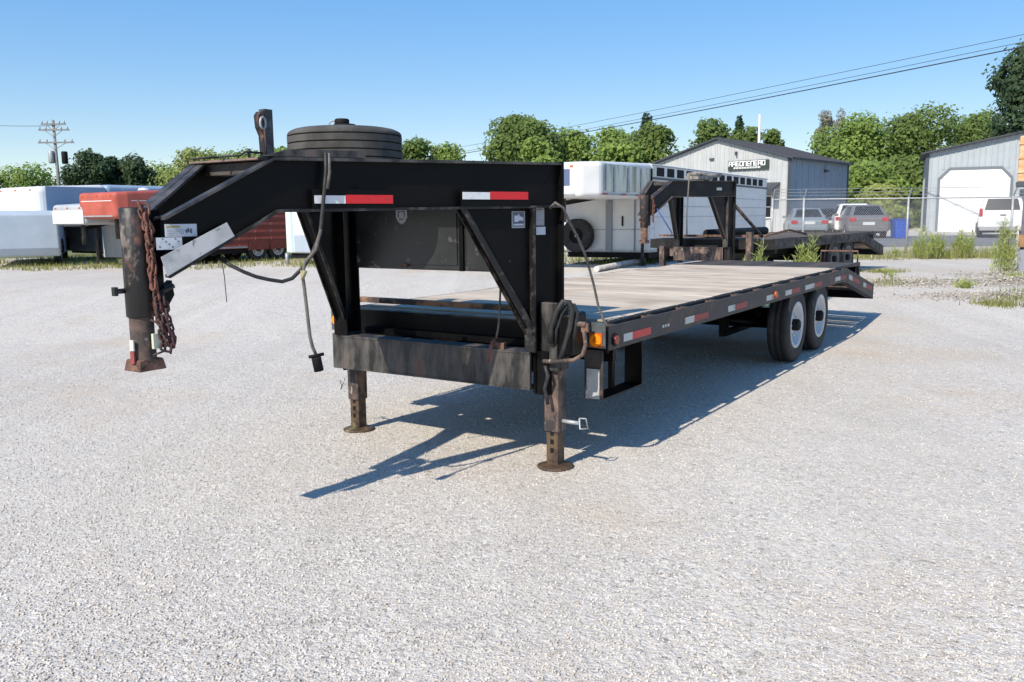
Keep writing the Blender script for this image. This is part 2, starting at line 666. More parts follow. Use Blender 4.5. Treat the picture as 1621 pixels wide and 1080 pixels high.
LF_DARK = leaf_mat('dark_leaf', (.085, .135, .06), (.06, .10, .05))
LF_MID = leaf_mat('mid_leaf', (.20, .27, .07), (.135, .20, .055))
LF_LITE = leaf_mat('light_leaf', (.29, .385, .095), (.20, .295, .075))
LF_YEL = leaf_mat('yellow_leaf', (.36, .40, .13), (.27, .33, .105))
LF_BARE = leaf_mat('grey_twig', (.34, .32, .25), (.24, .23, .16))
LF_CON = leaf_mat('conifer_needle', (.05, .095, .045), (.035, .07, .035))
BARK = mat('bark', (.10, .08, .06), (.05, .04, .03), 5, rough=.95)
GRASSM = leaf_mat('grass_blade', (.26, .30, .08), (.36, .34, .13))
WEEDM = leaf_mat('weed_leaf', (.46, .50, .17), (.34, .41, .12))
STEMM = mat('dry_stem', (.22, .20, .08), (.16, .10, .06), 3, rough=.9)


def leaves_mesh(name, lobes, n, size, material, seed, hollow=.55):
    rs = np.random.RandomState(seed)
    lob = np.array(lobes, float)               # cx,cy,cz,rx,ry,rz
    wgt = (lob[:, 3] * lob[:, 4] + lob[:, 3] * lob[:, 5])
    idx = rs.choice(len(lob), n, p=wgt / wgt.sum())
    d = rs.randn(n, 3)
    d /= np.linalg.norm(d, axis=1)[:, None]
    r = hollow + (1.08 - hollow) * rs.rand(n) ** .6 + np.where(rs.rand(n) < .24, .42 * rs.rand(n) ** 1.5, 0)
    P = lob[idx, :3] + d * r[:, None] * lob[idx, 3:]
    nr = d + rs.randn(n, 3) * .40 + np.array([-.35, -.45, .45])
    nr /= np.linalg.norm(nr, axis=1)[:, None]
    t = np.cross(nr, rs.randn(n, 3))
    t /= np.linalg.norm(t, axis=1)[:, None]
    b = np.cross(nr, t)
    s = size * (.55 + .9 * rs.rand(n))[:, None]
    a = (.55 + .5 * rs.rand(n))[:, None]
    V = np.stack([P - t * s, P + b * s * a, P + t * s, P - b * s * a * .8], 1)
    V += rs.randn(n, 4, 3) * size * .18
    me = bpy.data.meshes.new(name)
    me.vertices.add(n * 4)
    me.vertices.foreach_set('co', V.reshape(-1).astype(np.float32))
    me.loops.add(n * 4)
    me.loops.foreach_set('vertex_index', np.arange(n * 4, dtype=np.int32))
    me.polygons.add(n)
    me.polygons.foreach_set('loop_start', np.arange(0, n * 4, 4, dtype=np.int32))
    me.polygons.foreach_set('loop_total', np.full(n, 4, dtype=np.int32))
    me.update()
    me.materials.append(material)
    return me


def tree(label, px, Y, top, wpx, lf, name='leafy_tree', low=.12, kind='round', n=5200, seed=1, leaf=.24, dens=1., group=None):
    rnd = random.Random(seed * 31 + 5)
    x = xat(px, Y)
    zt = at(px, top, Y).z
    z0 = gz(Y)
    H = zt - z0
    R = wpx / 2 / F_PX * Y * 1.16
    t = thing(name, label, 'tree', (x, Y, z0), 0, group or 'trees behind the yard and buildings')
    lobes = []
    if kind == 'round':
        k = 36
        for i in range(k):
            a = rnd.random() * 6.283
            hh = low + (1 - low) * ((i + .5) / k)
            q = max(0., (hh - .45) / .55)
            env = math.sqrt(max(.03, 1 - q ** 2.2))
            rr = R * env * (.30 + .52 * rnd.random())
            s = R * (.20 + .20 * rnd.random())
            s = min(s, H * .20)
            zc = min(hh * H, H - s * (.3 + .6 * rnd.random()))
            lobes.append((rr * math.cos(a), rr * math.sin(a), zc, s * 1.2, s * 1.2, s * .95))
        lobes.append((0, 0, H * .48, R * .80, R * .80, H * .40))
        lobes.append((0, 0, H * .25, R * .85, R * .85, H * .25))
    elif kind == 'cone':
        k = 18
        for i in range(k):
            q = (i + .5) / k
            rr = R * (1 - q) * .6
            a = rnd.random() * 6.283
            s = R * (.14 + .50 * (1 - q))
            lobes.append((rr * math.cos(a), rr * math.sin(a), H * (low + (1 - low) * q * .96), s, s, H * .06 + .1))
    elif kind == 'airy':
        for i in range(70):
            a = rnd.random() * 6.283
            q = .35 + .63 * rnd.random()
            rr = R * math.sqrt(rnd.random()) * (1.1 - .45 * q)
            s = R * (.14 + .16 * rnd.random())
            lobes.append((rr * math.cos(a), rr * math.sin(a), q * H, s, s, s * 1.6))
    me = leaves_mesh('crown', lobes, int(n * dens * 3.4), leaf * .60, lf, seed)
    o = bpy.data.objects.new('crown', me)
    COL.objects.link(o)
    o.parent = t
    m = MB()
    m.tube([(0, 0, 0), (.05, 0, H * .3), (0, .05, H * .75)], max(.12, H * .028), 7, r1=.06)
    for i in range(5):
        a = rnd.random() * 6.283
        q = .25 + .1 * i
        m.tube([(0, 0, H * q), (R * .3 * math.cos(a), R * .3 * math.sin(a), H * (q + .12)), (R * .6 * math.cos(a), R * .6 * math.sin(a), H * min(.93, q + .26))], H * .012 + .02, 5, r1=.03)
    m.build('trunk', BARK, t)
    return t


# left horizon
tree('low light green broad tree at the far left behind the white horse trailer', 42, 95, 268, 105, LF_LITE, seed=2, low=0, n=3500)
tree('small dark bush at the extreme left edge of the frame', -14, 92, 280, 60, LF_MID, seed=3, low=0, n=1500)
tree('dark green round tree just right of the utility pole', 140, 82, 243, 78, LF_DARK, seed=4, low=0, n=4200)
tree('dark green tree with bumpy top above the red trailer roof', 182, 84, 250, 50, LF_DARK, seed=5, low=0, n=3000)
tree('dark green tree right of the bumpy one, above the red trailer', 222, 84, 252, 62, LF_DARK, seed=6, low=0, n=3500)
tree('low yellow green tree between the dark trees and the gooseneck tip', 266, 88, 266, 96, LF_LITE, seed=7, low=0, n=2600)
tree('yellow green rounded tree left of the upright steel post', 318, 78, 240, 92, LF_YEL, seed=8, low=0, n=4200)
tree('light green tree directly behind the upright steel post', 385, 80, 243, 100, LF_LITE, seed=9, low=0, n=3200)
tree('light green treetop between the steel post and the spare tyre', 447, 82, 238, 52, LF_LITE, seed=10, low=0, n=2600)
tree('mid green tree half hidden by the spare tyre', 520, 85, 240, 110, LF_MID, seed=41, low=0, n=2600)
tree('mid green small tree just right of the spare tyre', 664, 76, 222, 84, LF_MID, seed=11, low=0, n=3600)
tree('light green low tree right of the spare tyre, beside the big round one', 712, 78, 233, 92, LF_LITE, seed=12, low=0, n=3300)
tree('large dark green tree with feathery top in the middle of the tree line', 826, 70, 188, 122, LF_MID, seed=13, low=0, n=8500, leaf=.22)
tree('bright yellow green bush in front of the feathery dark tree', 856, 64, 226, 78, LF_LITE, seed=14, low=0, n=2600)
tree('light green tree above the white horse trailer nose', 912, 72, 212, 98, LF_LITE, seed=15, low=0, n=4200)
tree('light green thin topped tree above the horse trailer roof', 966, 74, 209, 92, LF_LITE, seed=16, low=0, n=3900)
tree('pointed dark conifer rising behind bright trees left of the gable', 1021, 78, 181, 74, LF_CON, name='conifer_tree', seed=17, kind='cone', low=.1, n=3600)
tree('bright green tree with darker clumps beside the gabled building', 1040, 68, 205, 92, LF_MID, seed=18, low=0, n=6500, leaf=.22)
tree('low bright green tree at the left end of the gable roof', 985, 66, 225, 84, LF_LITE, seed=42, low=0, n=2600)
tree('mid green tree over the left slope of the gable roof', 1128, 74, 194, 82, LF_MID, seed=19, low=0, n=3800)
tree('dark pointed conifer behind the ridge of the gabled building', 1166, 76, 186, 54, LF_CON, name='conifer_tree', seed=20, kind='cone', low=.1, n=3400)
tree('mid green treetop under the conifer tip behind the roof', 1182, 73, 205, 74, LF_MID, seed=21, low=0, n=2600)
tree('small thin treetop right of the white pole behind the roof', 1218, 76, 208, 46, LF_MID, seed=22, low=0, n=1700)
tree('pale grey nearly bare tree left of the round willow like tree', 1308, 78, 178, 46, LF_BARE, name='bare_tree', seed=23, kind='airy', n=2600, leaf=.13)
tree('large round yellow green tree right of the gabled building', 1350, 72, 192, 116, LF_LITE, seed=24, low=0, n=8500, leaf=.2)
tree('broad mid green tree left of the grey garage building', 1453, 74, 184, 124, LF_MID, seed=25, low=0, n=9000, leaf=.2)
tree('mid green tree above the left eave of the grey garage building', 1545, 78, 188, 96, LF_MID, seed=26, low=0, n=5200)
tree('tall dark green tree at the right edge above the garage roof', 1632, 60, 74, 140, LF_DARK, seed=27, low=.3, n=7500, leaf=.22)
tree('bright understory bush behind the parked white car', 1372, 62, 262, 90, LF_LITE, seed=28, low=0, n=4200)
tree('dark understory bush right of the parked cars', 1436, 64, 250, 74, LF_MID, seed=29, low=0, n=3900)
tree('low yellow flowering bush above the silver car', 1395, 58, 296, 60, LF_YEL, seed=30, low=0, n=2300)


def blades(name, label, n, sampler, h, w, material, cat='grass', parent=None, loc=(0, 0, 0), kind='stuff', seed=5):
    rs = np.random.RandomState(seed)
    P = sampler(rs, n)
    hh = h * (.4 + .8 * rs.rand(n))
    a = rs.rand(n) * 6.283
    ln = rs.randn(n, 2) * .22 * hh[:, None]
    V = np.zeros((n, 3, 3))
    ww = w * (.6 + .8 * rs.rand(n))
    V[:, 0, :] = P
    V[:, 1, :] = P
    V[:, 0, 0] -= np.cos(a) * ww
    V[:, 0, 1] -= np.sin(a) * ww
    V[:, 1, 0] += np.cos(a) * ww
    V[:, 1, 1] += np.sin(a) * ww
    V[:, 2, :] = P
    V[:, 2, 0] += ln[:, 0]
    V[:, 2, 1] += ln[:, 1]
    V[:, 2, 2] += hh
    me = bpy.data.meshes.new(name)
    me.from_pydata(V.reshape(-1, 3).tolist(), [], np.arange(n * 3).reshape(-1, 3).tolist())
    me.update()
    me.materials.append(material)
    o = bpy.data.objects.new(name, me)
    COL.objects.link(o)
    o.location = loc
    if parent:
        o.parent = parent
    else:
        tag(o, label, cat, kind=kind)
    return o


def strip_sampler(rs, n):
    x = -26 + 30 * rs.rand(n)
    y = 22.6 + 5.5 * rs.rand(n) + .5 * np.sin(x * 1.7)
    keep = np.sin(x * .9) + np.sin(x * 2.3 + 1) + rs.randn(n) * .8
    y += np.where(keep < -.6, 4, 0)
    return np.stack([x, y, np.array([gz(q) for q in y])], 1)


blades('grass', 'strip of short yellow green grass along the far trailers', 16000, strip_sampler, .13, .012, GRASSM)


def field_sampler(rs, n):
    x = -40 + 90 * rs.rand(n)
    y = 64.5 + 8 * rs.rand(n)
    return np.stack([x, y, np.full(n, .5)], 1)


blades('tall_field_grass', 'tall tan and green grass of the field behind the yard', 14000, field_sampler, .8, .05, leaf_mat('field_blade', (.20, .19, .07), (.14, .17, .045)), seed=6)


def patch_sampler(rs, n):
    cs = [(7.0, 16.0, .5), (9.0, 14.7, .7), (10.0, 15.2, .8), (11.2, 15.8, .7), (8.4, 13.9, .6), (11.0, 17.5, .7), (8.0, 18.6, .4), (7.6, 13.4, .3), (12.5, 16.6, .7)]
    out = []
    for i in range(n):
        c = cs[rs.randint(len(cs))]
        x, y = c[0] + rs.randn() * c[2] * .6, c[1] + rs.randn() * .16
        out.append((x, y, gz(y)))
    return np.array(out)


blades('weed_cover', 'thin green and straw weeds over the rubble', 3200, patch_sampler, .10, .008, GRASSM, seed=8)


def weed(label, px, Y, top, wpx, base=None, n=500, name='weed_clump', group=None, seed=1, dense=1.):
    x = xat(px, Y)
    z0 = gz(Y) if base is None else base
    H = at(px, top, Y).z - z0
    R = wpx / 2 / F_PX * Y
    t = thing(name, label, 'weed', (x, Y, z0), 0, group or 'weeds growing in the gravel yard')
    rs = np.random.RandomState(seed)
    m = MB()
    lv = []
    for i in range(max(5, int(R * 60))):
        a, r = rs.rand() * 6.283, R * math.sqrt(rs.rand()) * .8
        h = H * (.55 + .45 * rs.rand()) * (1 - .3 * (r / R) ** 2)
        p0 = Vector((r * math.cos(a), r * math.sin(a), 0))
        h *= .7 + .5 * rs.rand()
        p2 = p0 * 1.05 + Vector((rs.randn() * .04, rs.randn() * .04, h))
        m.tube([p0, (p0 + p2) / 2 + Vector((rs.randn() * .02, 0, 0)), p2], .006, 3, False, r1=.003)
        for k in range(int(n / max(5, int(R * 60)))):
            q = .1 + .9 * rs.rand()
            lv.append(p0 + (p2 - p0) * q + Vector(rs.randn(3) * .05 * (1.4 - q)))
    m.build('stem', STEMM, t)
    L_ = MB()
    for p in lv:
        d = Vector(rs.randn(3)).normalized()
        d.z = abs(d.z) * 1.3 + .35
        d.normalize()
        u_ = d.cross(Vector(rs.randn(3))).normalized()
        s = .045 * (.6 + .8 * rs.rand())
        L_.add([p, p + d * s + u_ * s * .16, p + d * s * 2.6, p + d * s - u_ * s * .16], [(0, 1, 2, 3)])
    me = L_.mesh('leaves')
    me.materials.append(WEEDM)
    o = bpy.data.objects.new('foliage', me)
    COL.objects.link(o)
    o.parent = t
    return t


def fence_sampler(rs, n):
    c = np.array([9.6, 10.3, 11.4, 11.9, 12.3, 13.1, 13.5, 14.2, 15.0, 15.8, 16.4])
    k = rs.randint(len(c), size=n)
    x = c[k] + rs.randn(n) * .30
    y = 24.4 + rs.randn(n) * .5
    return np.stack([x, y, np.array([gz(q) for q in y])], 1)


blades('dry_grass', 'straw coloured dry grass growing in patches along the fence foot', 2600, fence_sampler, .38, .008, leaf_mat('straw_blade', (.42, .38, .16), (.30, .32, .10)), seed=12)


# ------------------------------------------------------------------ buildings
WALLW = mat('white_metal_siding', (.46, .475, .475), (.40, .415, .415), 1.5, .4, .7, rough=.5)
WALLG = mat('grey_metal_siding', (.40, .44, .46), (.34, .38, .40), 1.2, .4, .7, rough=.45)
WALLB = mat('shaded_siding', (.28, .34, .40), (.24, .30, .36), 1.2, .4, .7, rough=.5)  # bluish shade of the side wall put into the siding colour
ROOFD = mat('dark_roof_metal', (.052, .056, .068), (.038, .04, .05), 1.5, .4, .7, rough=.5)
TRIMD = mat('dark_trim', (.055, .065, .08), rough=.5)
DOORW = mat('white_door', (.80, .80, .78), (.74, .74, .72), 2, .4, .7, rough=.5)
GLASS = mat('dark_window_glass', (.012, .016, .022), rough=.16, spec=.3)


def siding(parent, A, B, z0, topf, material, rib=.30, panel=.9, flip=1):
    """ribbed vertical metal sheets from A to B (2d), each one a part"""
    A, B = Vector((A[0], A[1])), Vector((B[0], B[1]))
    L = (B - A).length
    d = (B - A) / L
    nrm = Vector((d.y, -d.x)) * flip
    k = max(1, round(L / panel))
    for i in range(k):
        s0, s1 = L * i / k, L * (i + 1) / k
        m = MB()
        prof = []
        q = s0
        nr = max(1, round((s1 - s0) / rib))
        w = (s1 - s0) / nr
        for j in range(nr):
            b = s0 + j * w
            prof += [(b + .01, 0), (b + w * .38, 0), (b + w * .46, .028), (b + w * .62, .028), (b + w * .70, 0), (b + w - .01, 0)]
        vs = []
        for (s, o_) in prof:
            p = A + d * s + nrm * (o_ + .01)
            vs.append((p.x, p.y, z0))
            vs.append((p.x, p.y, topf(s)))
        m.add(vs, [(2 * j, 2 * j + 2, 2 * j + 3, 2 * j + 1) for j in range(len(prof) - 1)])
        me = m.mesh('wall_panel')
        me.materials.append(material)
        o = bpy.data.objects.new('wall_panel', me)
        COL.objects.link(o)
        o.parent = parent


def roof_sheet(parent, P, name='roof', material=None, th=.09):
    m = MB()
    m.add([tuple(p) for p in P] + [(p[0], p[1], p[2] - th) for p in P], [(0, 1, 2, 3), (7, 6, 5, 4), (0, 4, 5, 1), (1, 5, 6, 2), (2, 6, 7, 3), (3, 7, 4, 0)])
    return m.build(name, material or ROOFD, parent)


def gable_building():
    C0 = Vector((15.9, 50.0))                         # near right corner
    f = Vector((-.76, .65))
    g = Vector((.65, .76))
    W, D = 9.0, 9.2
    zb, ze, zp = .5, 4.75, 6.05
    t = thing('gabled_building', 'pale metal gabled building with dark roof and small lettered sign', 'building', (C0.x, C0.y, zb))
    t2 = lambda p: (p[0] - C0.x, p[1] - C0.y)
    o = Vector((0, 0))
    P = lambda a, b, z: Vector((f.x * a + g.x * b, f.y * a + g.y * b, z - zb))
    m = MB()
    m.add([P(0, 0, zb), P(W, 0, zb), P(W, D, zb), P(0, D, zb), P(0, 0, ze), P(W / 2, 0, zp), P(W, 0, ze), P(W, D, ze), P(W / 2, D, zp), P(0, D, ze)],
          [(0, 1, 6, 5, 4), (3, 2, 7, 8, 9), (0, 4, 9, 3), (1, 2, 7, 6), (4, 5, 8, 9), (5, 6, 7, 8)])
    m.build('wall', WALLB, t)
    top = lambda s: (ze + (zp - ze) * (1 - abs(s - W / 2) / (W / 2)) - zb - .05)
    siding(t, (0, 0), (f.x * W, f.y * W), 0, top, WALLW, .3, .9, flip=-1)
    siding(t, (0, 0), (g.x * D, g.y * D), 0, lambda s: ze - zb - .05, WALLB, .3, .92, flip=1)
    ov = .3
    k = (zp - ze) / (W / 2)
    roof_sheet(t, [P(-ov, -ov, ze - k * ov + .1), P(W / 2, -ov, zp + .1), P(W / 2, D + ov, zp + .1), P(-ov, D + ov, ze - k * ov + .1)])
    roof_sheet(t, [P(W / 2, -ov, zp + .102), P(W + ov, -ov, ze - k * ov + .1), P(W + ov, D + ov, ze - k * ov + .1), P(W / 2, D + ov, zp + .102)])
    # ribs on roof
    m = MB()
    for i in range(14):
        b = -ov + (D + 2 * ov) * (i + .5) / 14
        m.bar(P(-ov, b, ze - k * ov + .12), P(W / 2, b, zp + .12), .04, .04)
    m.build('roof_ribs', ROOFD, t)
    # corner trims
    for a, b, z1 in ((0, 0, ze), (0, D, ze), (W, 0, ze)):
        m = MB()
        m.bar(P(a, b, zb), P(a, b, z1), .16, .16)
        m.build('corner_trim', TRIMD, t)
    # awning, window, garage and door low on the front
    m = MB()
    m.add([P(.5, -.06, 3.4), P(4.2, -.06, 3.4), P(4.2, -1.1, 2.95), P(.5, -1.1, 2.95), P(.5, -.06, 3.3), P(4.2, -.06, 3.3), P(4.2, -1.1, 2.85), P(.5, -1.1, 2.85)],
          [(0, 1, 2, 3), (7, 6, 5, 4), (0, 4, 5, 1), (1, 5, 6, 2), (2, 6, 7, 3), (3, 7, 4, 0)])
    m.build('awning', ROOFD, t)
    w = MB().bar(P(1.0, -.06, 2.0), P(2.1, -.06, 2.0), .05, 1.2).build('window', GLASS, t)
    fr = MB()
    for z in (1.38, 2.0, 2.62):
        fr.bar(P(.95, -.09, z), P(2.15, -.09, z), .05, .06)
    for a in (.97, 1.55, 2.13):
        fr.bar(P(a, -.10, 1.38), P(a, -.10, 2.62), .05, .05)
    fr.build('frame', DOORW, w)
    MB().bar(P(3.1, -.06, 1.6), P(4.0, -.06, 1.6), .05, 2.1).build('door', DOORW, t)
    MB().bar(P(4.7, -.05, 4.9), P(5.0, -.05, 4.9), .12, .12).build('wall_light', TRIMD, t)
    MB().bar(P(3.2, -.1, 5.15), P(3.3, -.1, 5.15), .2, .22).build('wall_light', TRIMD, t)
    MB().box((g.x * 5.2 + .1 - .1, g.y * 5.2 - .25, 3.6), (g.x * 5.2 + .25, g.y * 5.2 + .1, 3.75)).build('wall_light', TRIMD, t)
    # sign with two rows of unreadable white letters
    s = thing('building_sign', 'dark sign with two rows of white letters on the pale gable wall', 'sign', (C0.x, C0.y, zb))
    a0, a1, z0, z1 = 1.2, 3.75, 4.17, 4.72
    MB().bar(P(a0, -.10, (z0 + z1) / 2), P(a1, -.10, (z0 + z1) / 2), .05, z1 - z0).build('board', mat('sign_green_black', (.03, .045, .04), rough=.5), s)
    rn = random.Random(5)
    LW = mat('sign_lettering', (.82, .82, .80), rough=.5)
    a = a1 - .08
    i = 0
    while a > a0 + .22:
        w_ = .17
        m = MB()
        m.bar(P(a, -.135, 4.40), P(a, -.135, 4.68), .02, .055, up=(f.x, f.y, 0))
        kx = rn.choice([0, 1, 2, 3])
        m.bar(P(a - .02, -.137, 4.66), P(a - w_, -.137, 4.66), .02, .05)
        if kx in (0, 2):
            m.bar(P(a - .02, -.137, 4.53), P(a - w_, -.137, 4.53), .02, .05)
        if kx in (1, 2, 3):
            m.bar(P(a - w_, -.135, 4.40), P(a - w_, -.135, 4.68), .02, .05, up=(f.x, f.y, 0))
        if kx in (0, 3):
            m.bar(P(a - .02, -.137, 4.42), P(a - w_, -.137, 4.42), .02, .05)
        m.build('letter', LW, s)
        a -= .23
        i += 1
    for j in range(10):
        a = 3.35 - j * .17
        m = MB()
        m.bar(P(a, -.137, 4.33), P(a - .12, -.137, 4.33), .02, .035)
        m.bar(P(a, -.135, 4.24), P(a, -.135, 4.34), .02, .035, up=(f.x, f.y, 0))
        m.bar(P(a - .02, -.137, 4.27), P(a - .12, -.137, 4.27), .02, .03)
        m.build('letter', LW, s)


gable_building()


def garage_building():
    Y0 = 50.0
    x0 = xat(1464, Y0)
    zb, ze = .5, at(1464, 243, Y0).z
    W, D = 11.0, 7.5
    slope = .20
    zp = ze + slope * W / 2
    GA = rad(24)
    t = thing('garage_building', 'grey metal garage building with big white overhead door', 'building', (x0, Y0, zb), -GA)

    def sp_(px):
        k_ = (px - CX) / F_PX
        return (k_ * Y0 - x0) / (math.cos(GA) + math.sin(GA) * k_)
    m = MB()
    m.add([(0, 0, 0), (W, 0, 0), (W, D, 0), (0, D, 0), (0, 0, ze - zb), (W / 2, 0, zp - zb), (W, 0, ze - zb), (W, D, ze - zb), (W / 2, D, zp - zb), (0, D, ze - zb)],
          [(0, 1, 6, 5, 4), (3, 2, 7, 8, 9), (0, 4, 9, 3), (1, 2, 7, 6), (4, 5, 8, 9), (5, 6, 7, 8)])
    m.build('wall', WALLG, t)
    top = lambda s: ze + slope * (s if s < W / 2 else W - s) - zb - .04
    da, db = sp_(1480), sp_(1590)
    dz = at(1535, 266, 48.0).z - zb
    siding(t, (0, 0), (da, 0), 0, top, WALLG, .3, .9)
    siding(t, (db, 0), (W, 0), 0, lambda s: top(s + db), WALLG, .3, .9)
    siding(t, (da, 0), (db, 0), dz, lambda s: top(s + da), WALLG, .3, .9)
    siding(t, (0, D), (0, 0), 0, lambda s: ze - zb - .04, WALLG, .3, .95)
    ov = .35
    roof_sheet(t, [(-ov, -ov, ze - zb - slope * ov + .1), (W / 2, -ov, zp - zb + .1), (W / 2, D + ov, zp - zb + .1), (-ov, D + ov, ze - zb - slope * ov + .1)])
    roof_sheet(t, [(W / 2, -ov, zp - zb + .1), (W + ov, -ov, ze - zb - slope * ov + .1), (W + ov, D + ov, ze - zb - slope * ov + .1), (W / 2, D + ov, zp - zb + .1)])
    MB().box((-.1, -.08, 0), (.06, .02, ze - zb)).build('corner_trim', TRIMD, t)
    # overhead door of five sections with cut corners in the trim
    d = MB()
    d.prism([(da, 0), (db, 0), (db, dz - .5), (db - .5, dz), (da + .5, dz), (da, dz - .5)], lambda a, z: (a, -.03, z), lambda a, z: (a, -.10, z))
    dr = d.build('overhead_door', DOORW, t)
    for i in range(1, 7):
        z = dz * i / 7
        ins = max(0, z - (dz - .5))
        MB().box((da + ins + .03, -.106, z - .012), (db - ins - .03, -.098, z + .012)).build('section_joint', mat('joint_grey', (.38, .38, .38)) if i == 1 else bpy.data.materials['joint_grey'], dr)
    m = MB()
    for p, q in (((da - .05, 0), (da - .05, dz - .5)), ((da - .05, dz - .5), (da + .47, dz + .05)), ((da + .47, dz + .05), (db - .47, dz + .05)), ((db - .47, dz + .05), (db + .05, dz - .5)), ((db + .05, dz - .5), (db + .05, 0))):
        m.bar((p[0], -.09, p[1]), (q[0], -.09, q[1]), .14, .12)
    m.build('door_trim', mat('door_trim_grey', (.16, .18, .20), rough=.5), t)
    MB().box((sp_(1606), -.35, 1.9), (sp_(1613), -.02, 2.3)).build('meter_box', TRIMD, t)
    m = MB().box((xat(1534, 47) - x0, -3.6, 0), (xat(1547, 47) - x0, -3.2, .5))
    b = m.build('crate', mat('grey_bin', (.22, .22, .20), (.12, .12, .11), 8))
    b.location = (x0, Y0 - .5, gz(Y0))
    tag(b, 'small grey crate at the foot of the white garage door', 'crate')


garage_building()

# ------------------------------------------------------------------ poles and wires
WOODP = mat('pole_wood', (.25, .25, .25), (.18, .175, .17), 4, rough=.9)


def utility_pole():
    Y = 72.0
    x = xat(98, Y)
    z0 = gz(Y)
    zt = at(91, 190, Y).z - z0
    t = thing('utility_pole', 'wooden utility pole with three crossarms at the far left', 'utility pole', (x, Y, z0), 0)
    MB().tube([(0, 0, 0), (-.08, 0, zt)], .17, 8, r1=.11).build('pole', WOODP, t)
    for py, w, dx in ((197, 1.0, 0), (206, 1.25, 0), (226, 1.45, .1)):
        z = at(95, py, Y).z - z0
        MB().bar((-w + dx, -.16, z), (w + dx, -.16, z), .1, .12).build('crossarm', WOODP, t)
        m = MB()
        for s in (-.9, -.5, .5, .9):
            m.tube([(s * w + dx, -.16, z + .05), (s * w + dx, -.16, z + .28)], .05, 6)
        m.build('insulators', mat('insulator', (.35, .36, .37), rough=.3) if 'insulator' not in bpy.data.materials else bpy.data.materials['insulator'], t)
        m = MB()
        m.bar((-.6 * w + dx, -.17, z), (-.05, -.17, z - .55), .03, .04)
        m.bar((.6 * w + dx, -.17, z), (.0, -.17, z - .55), .03, .04)
        m.build('brace', WOODP, t)
    for px, py in ((83, 249), (104, 250)):
        p = at(px, py, Y)
        MB().lathe([(0, .5), (.2, .5), (.24, .42), (.24, -.4), (.2, -.5), (0, -.5)], (p.x - x, -.15, p.z - z0), n=12).build('transformer', STEEL if px < 90 else HUBM, t)


utility_pole()


def pole_simple(px, Y, top, r, name, label, material):
    x = xat(px, Y)
    z0 = gz(Y)
    H = at(px, top, Y).z - z0
    o = MB().tube([(0, 0, 0), (0, 0, H)], r, 8, r1=r * .7).build(name, material)
    o.location = (x, Y, z0)
    return tag(o, label, 'pole')


pole_simple(1198, 66, 181, .13, 'tall_pole', 'tall thin white pole rising behind the gabled building', mat('white_pole', (.6, .6, .6), rough=.5))


def wire(label, p, q, r, sag=.5, group=None):
    p, q = Vector(p), Vector(q)
    pts = [p.lerp(q, i / 24) - Vector((0, 0, sag * 4 * (i / 24) * (1 - i / 24))) for i in range(25)]
    o = MB().tube(pts, r, 5).build('power_line_wire', CABLE)
    return tag(o, label, 'wire', group or 'overhead power lines')


wire('thick dark overhead cable, lowest of the lines from the upper right', at(1700, 58, 38), at(640, 258, 95), .028, .25)
wire('upper thin overhead line from the upper right corner', at(1700, 38, 42), at(560, 262, 105), .014, .3)
wire('second thin overhead line just below the upper one', at(1700, 50, 42), at(600, 262, 105), .014, .3)
wire('faint overhead line reaching the left utility pole from the left edge', at(-60, 196, 72), at(90, 199, 72), .018, .1)


# ------------------------------------------------------------------ chain link fence
def fence():
    Y = 27.0
    x0, x1 = 8.1, 24.0
    z0 = gz(Y)
    H = at(1437, 314, Y).z - z0
    t = thing('chain_link_fence', 'galvanised chain link fence with barbed wire across the yard edge', 'fence', (x0, Y, z0), 0)
    W = x1 - x0
    MB().tube([(0, 0, H), (W, 0, H)], .022, 6).build('top_rail', STEEL, t)
    xs = [xat(p, Y) - x0 for p in (1272, 1437)]
    step = xs[1] - xs[0]
    allx = [0.0] + xs + [xs[1] + step, xs[1] + 2 * step, xs[1] + 3 * step]
    base = MB().tube([(0, 0, 0), (0, 0, H + .05)], .035, 8).build('post', STEEL, t)
    arm = MB().bar((0, 0, H + .02), (.0, -.18, H + .30), .03, .04).build('barb_arm', STEEL, base)
    for k, x in enumerate(allx[1:]):
        if x > W:
            continue
        c = share(base, t, (x, 0, 0))
        share(arm, c)
    for k in range(3):
        f_ = (k + 1) / 3
        MB().tube([(0, -.18 * f_, H + .02 + .28 * f_), (W, -.18 * f_, H + .02 + .28 * f_)], .006, 4).build('barbed_wire', STEEL, t)
    v, f = [], []
    pitch = .075
    n = int((W + H) / pitch)
    r = .0032
    m = MB()
    for s in (1, -1):
        for i in range(n):
            a = -H + i * pitch
            # x = a + s-direction * z
            if s == 1:
                pa, pb = (a, 0.), (a + H, H)
            else:
                pa, pb = (a + H, 0.), (a, H)
            # clip to 0..W
            def at_(x):
                tt = (x - pa[0]) / (pb[0] - pa[0])
                return (x, pa[1] + tt * (pb[1] - pa[1]))
            A_, B_ = pa, pb
            if A_[0] < 0:
                A_ = at_(0)
            if B_[0] < 0:
                B_ = at_(0)
            if A_[0] > W:
                A_ = at_(W)
            if B_[0] > W:
                B_ = at_(W)
            if abs(A_[0] - B_[0]) < .01:
                continue
            m.tube([(A_[0], .03 + s * .003, A_[1]), (B_[0], .03 + s * .003, B_[1])], r, 3, False)
    o = m.build('mesh_fabric', STEEL, t)
    o['kind'] = 'stuff'


fence()

# ------------------------------------------------------------------ flatbed trailers
CHLINK = None


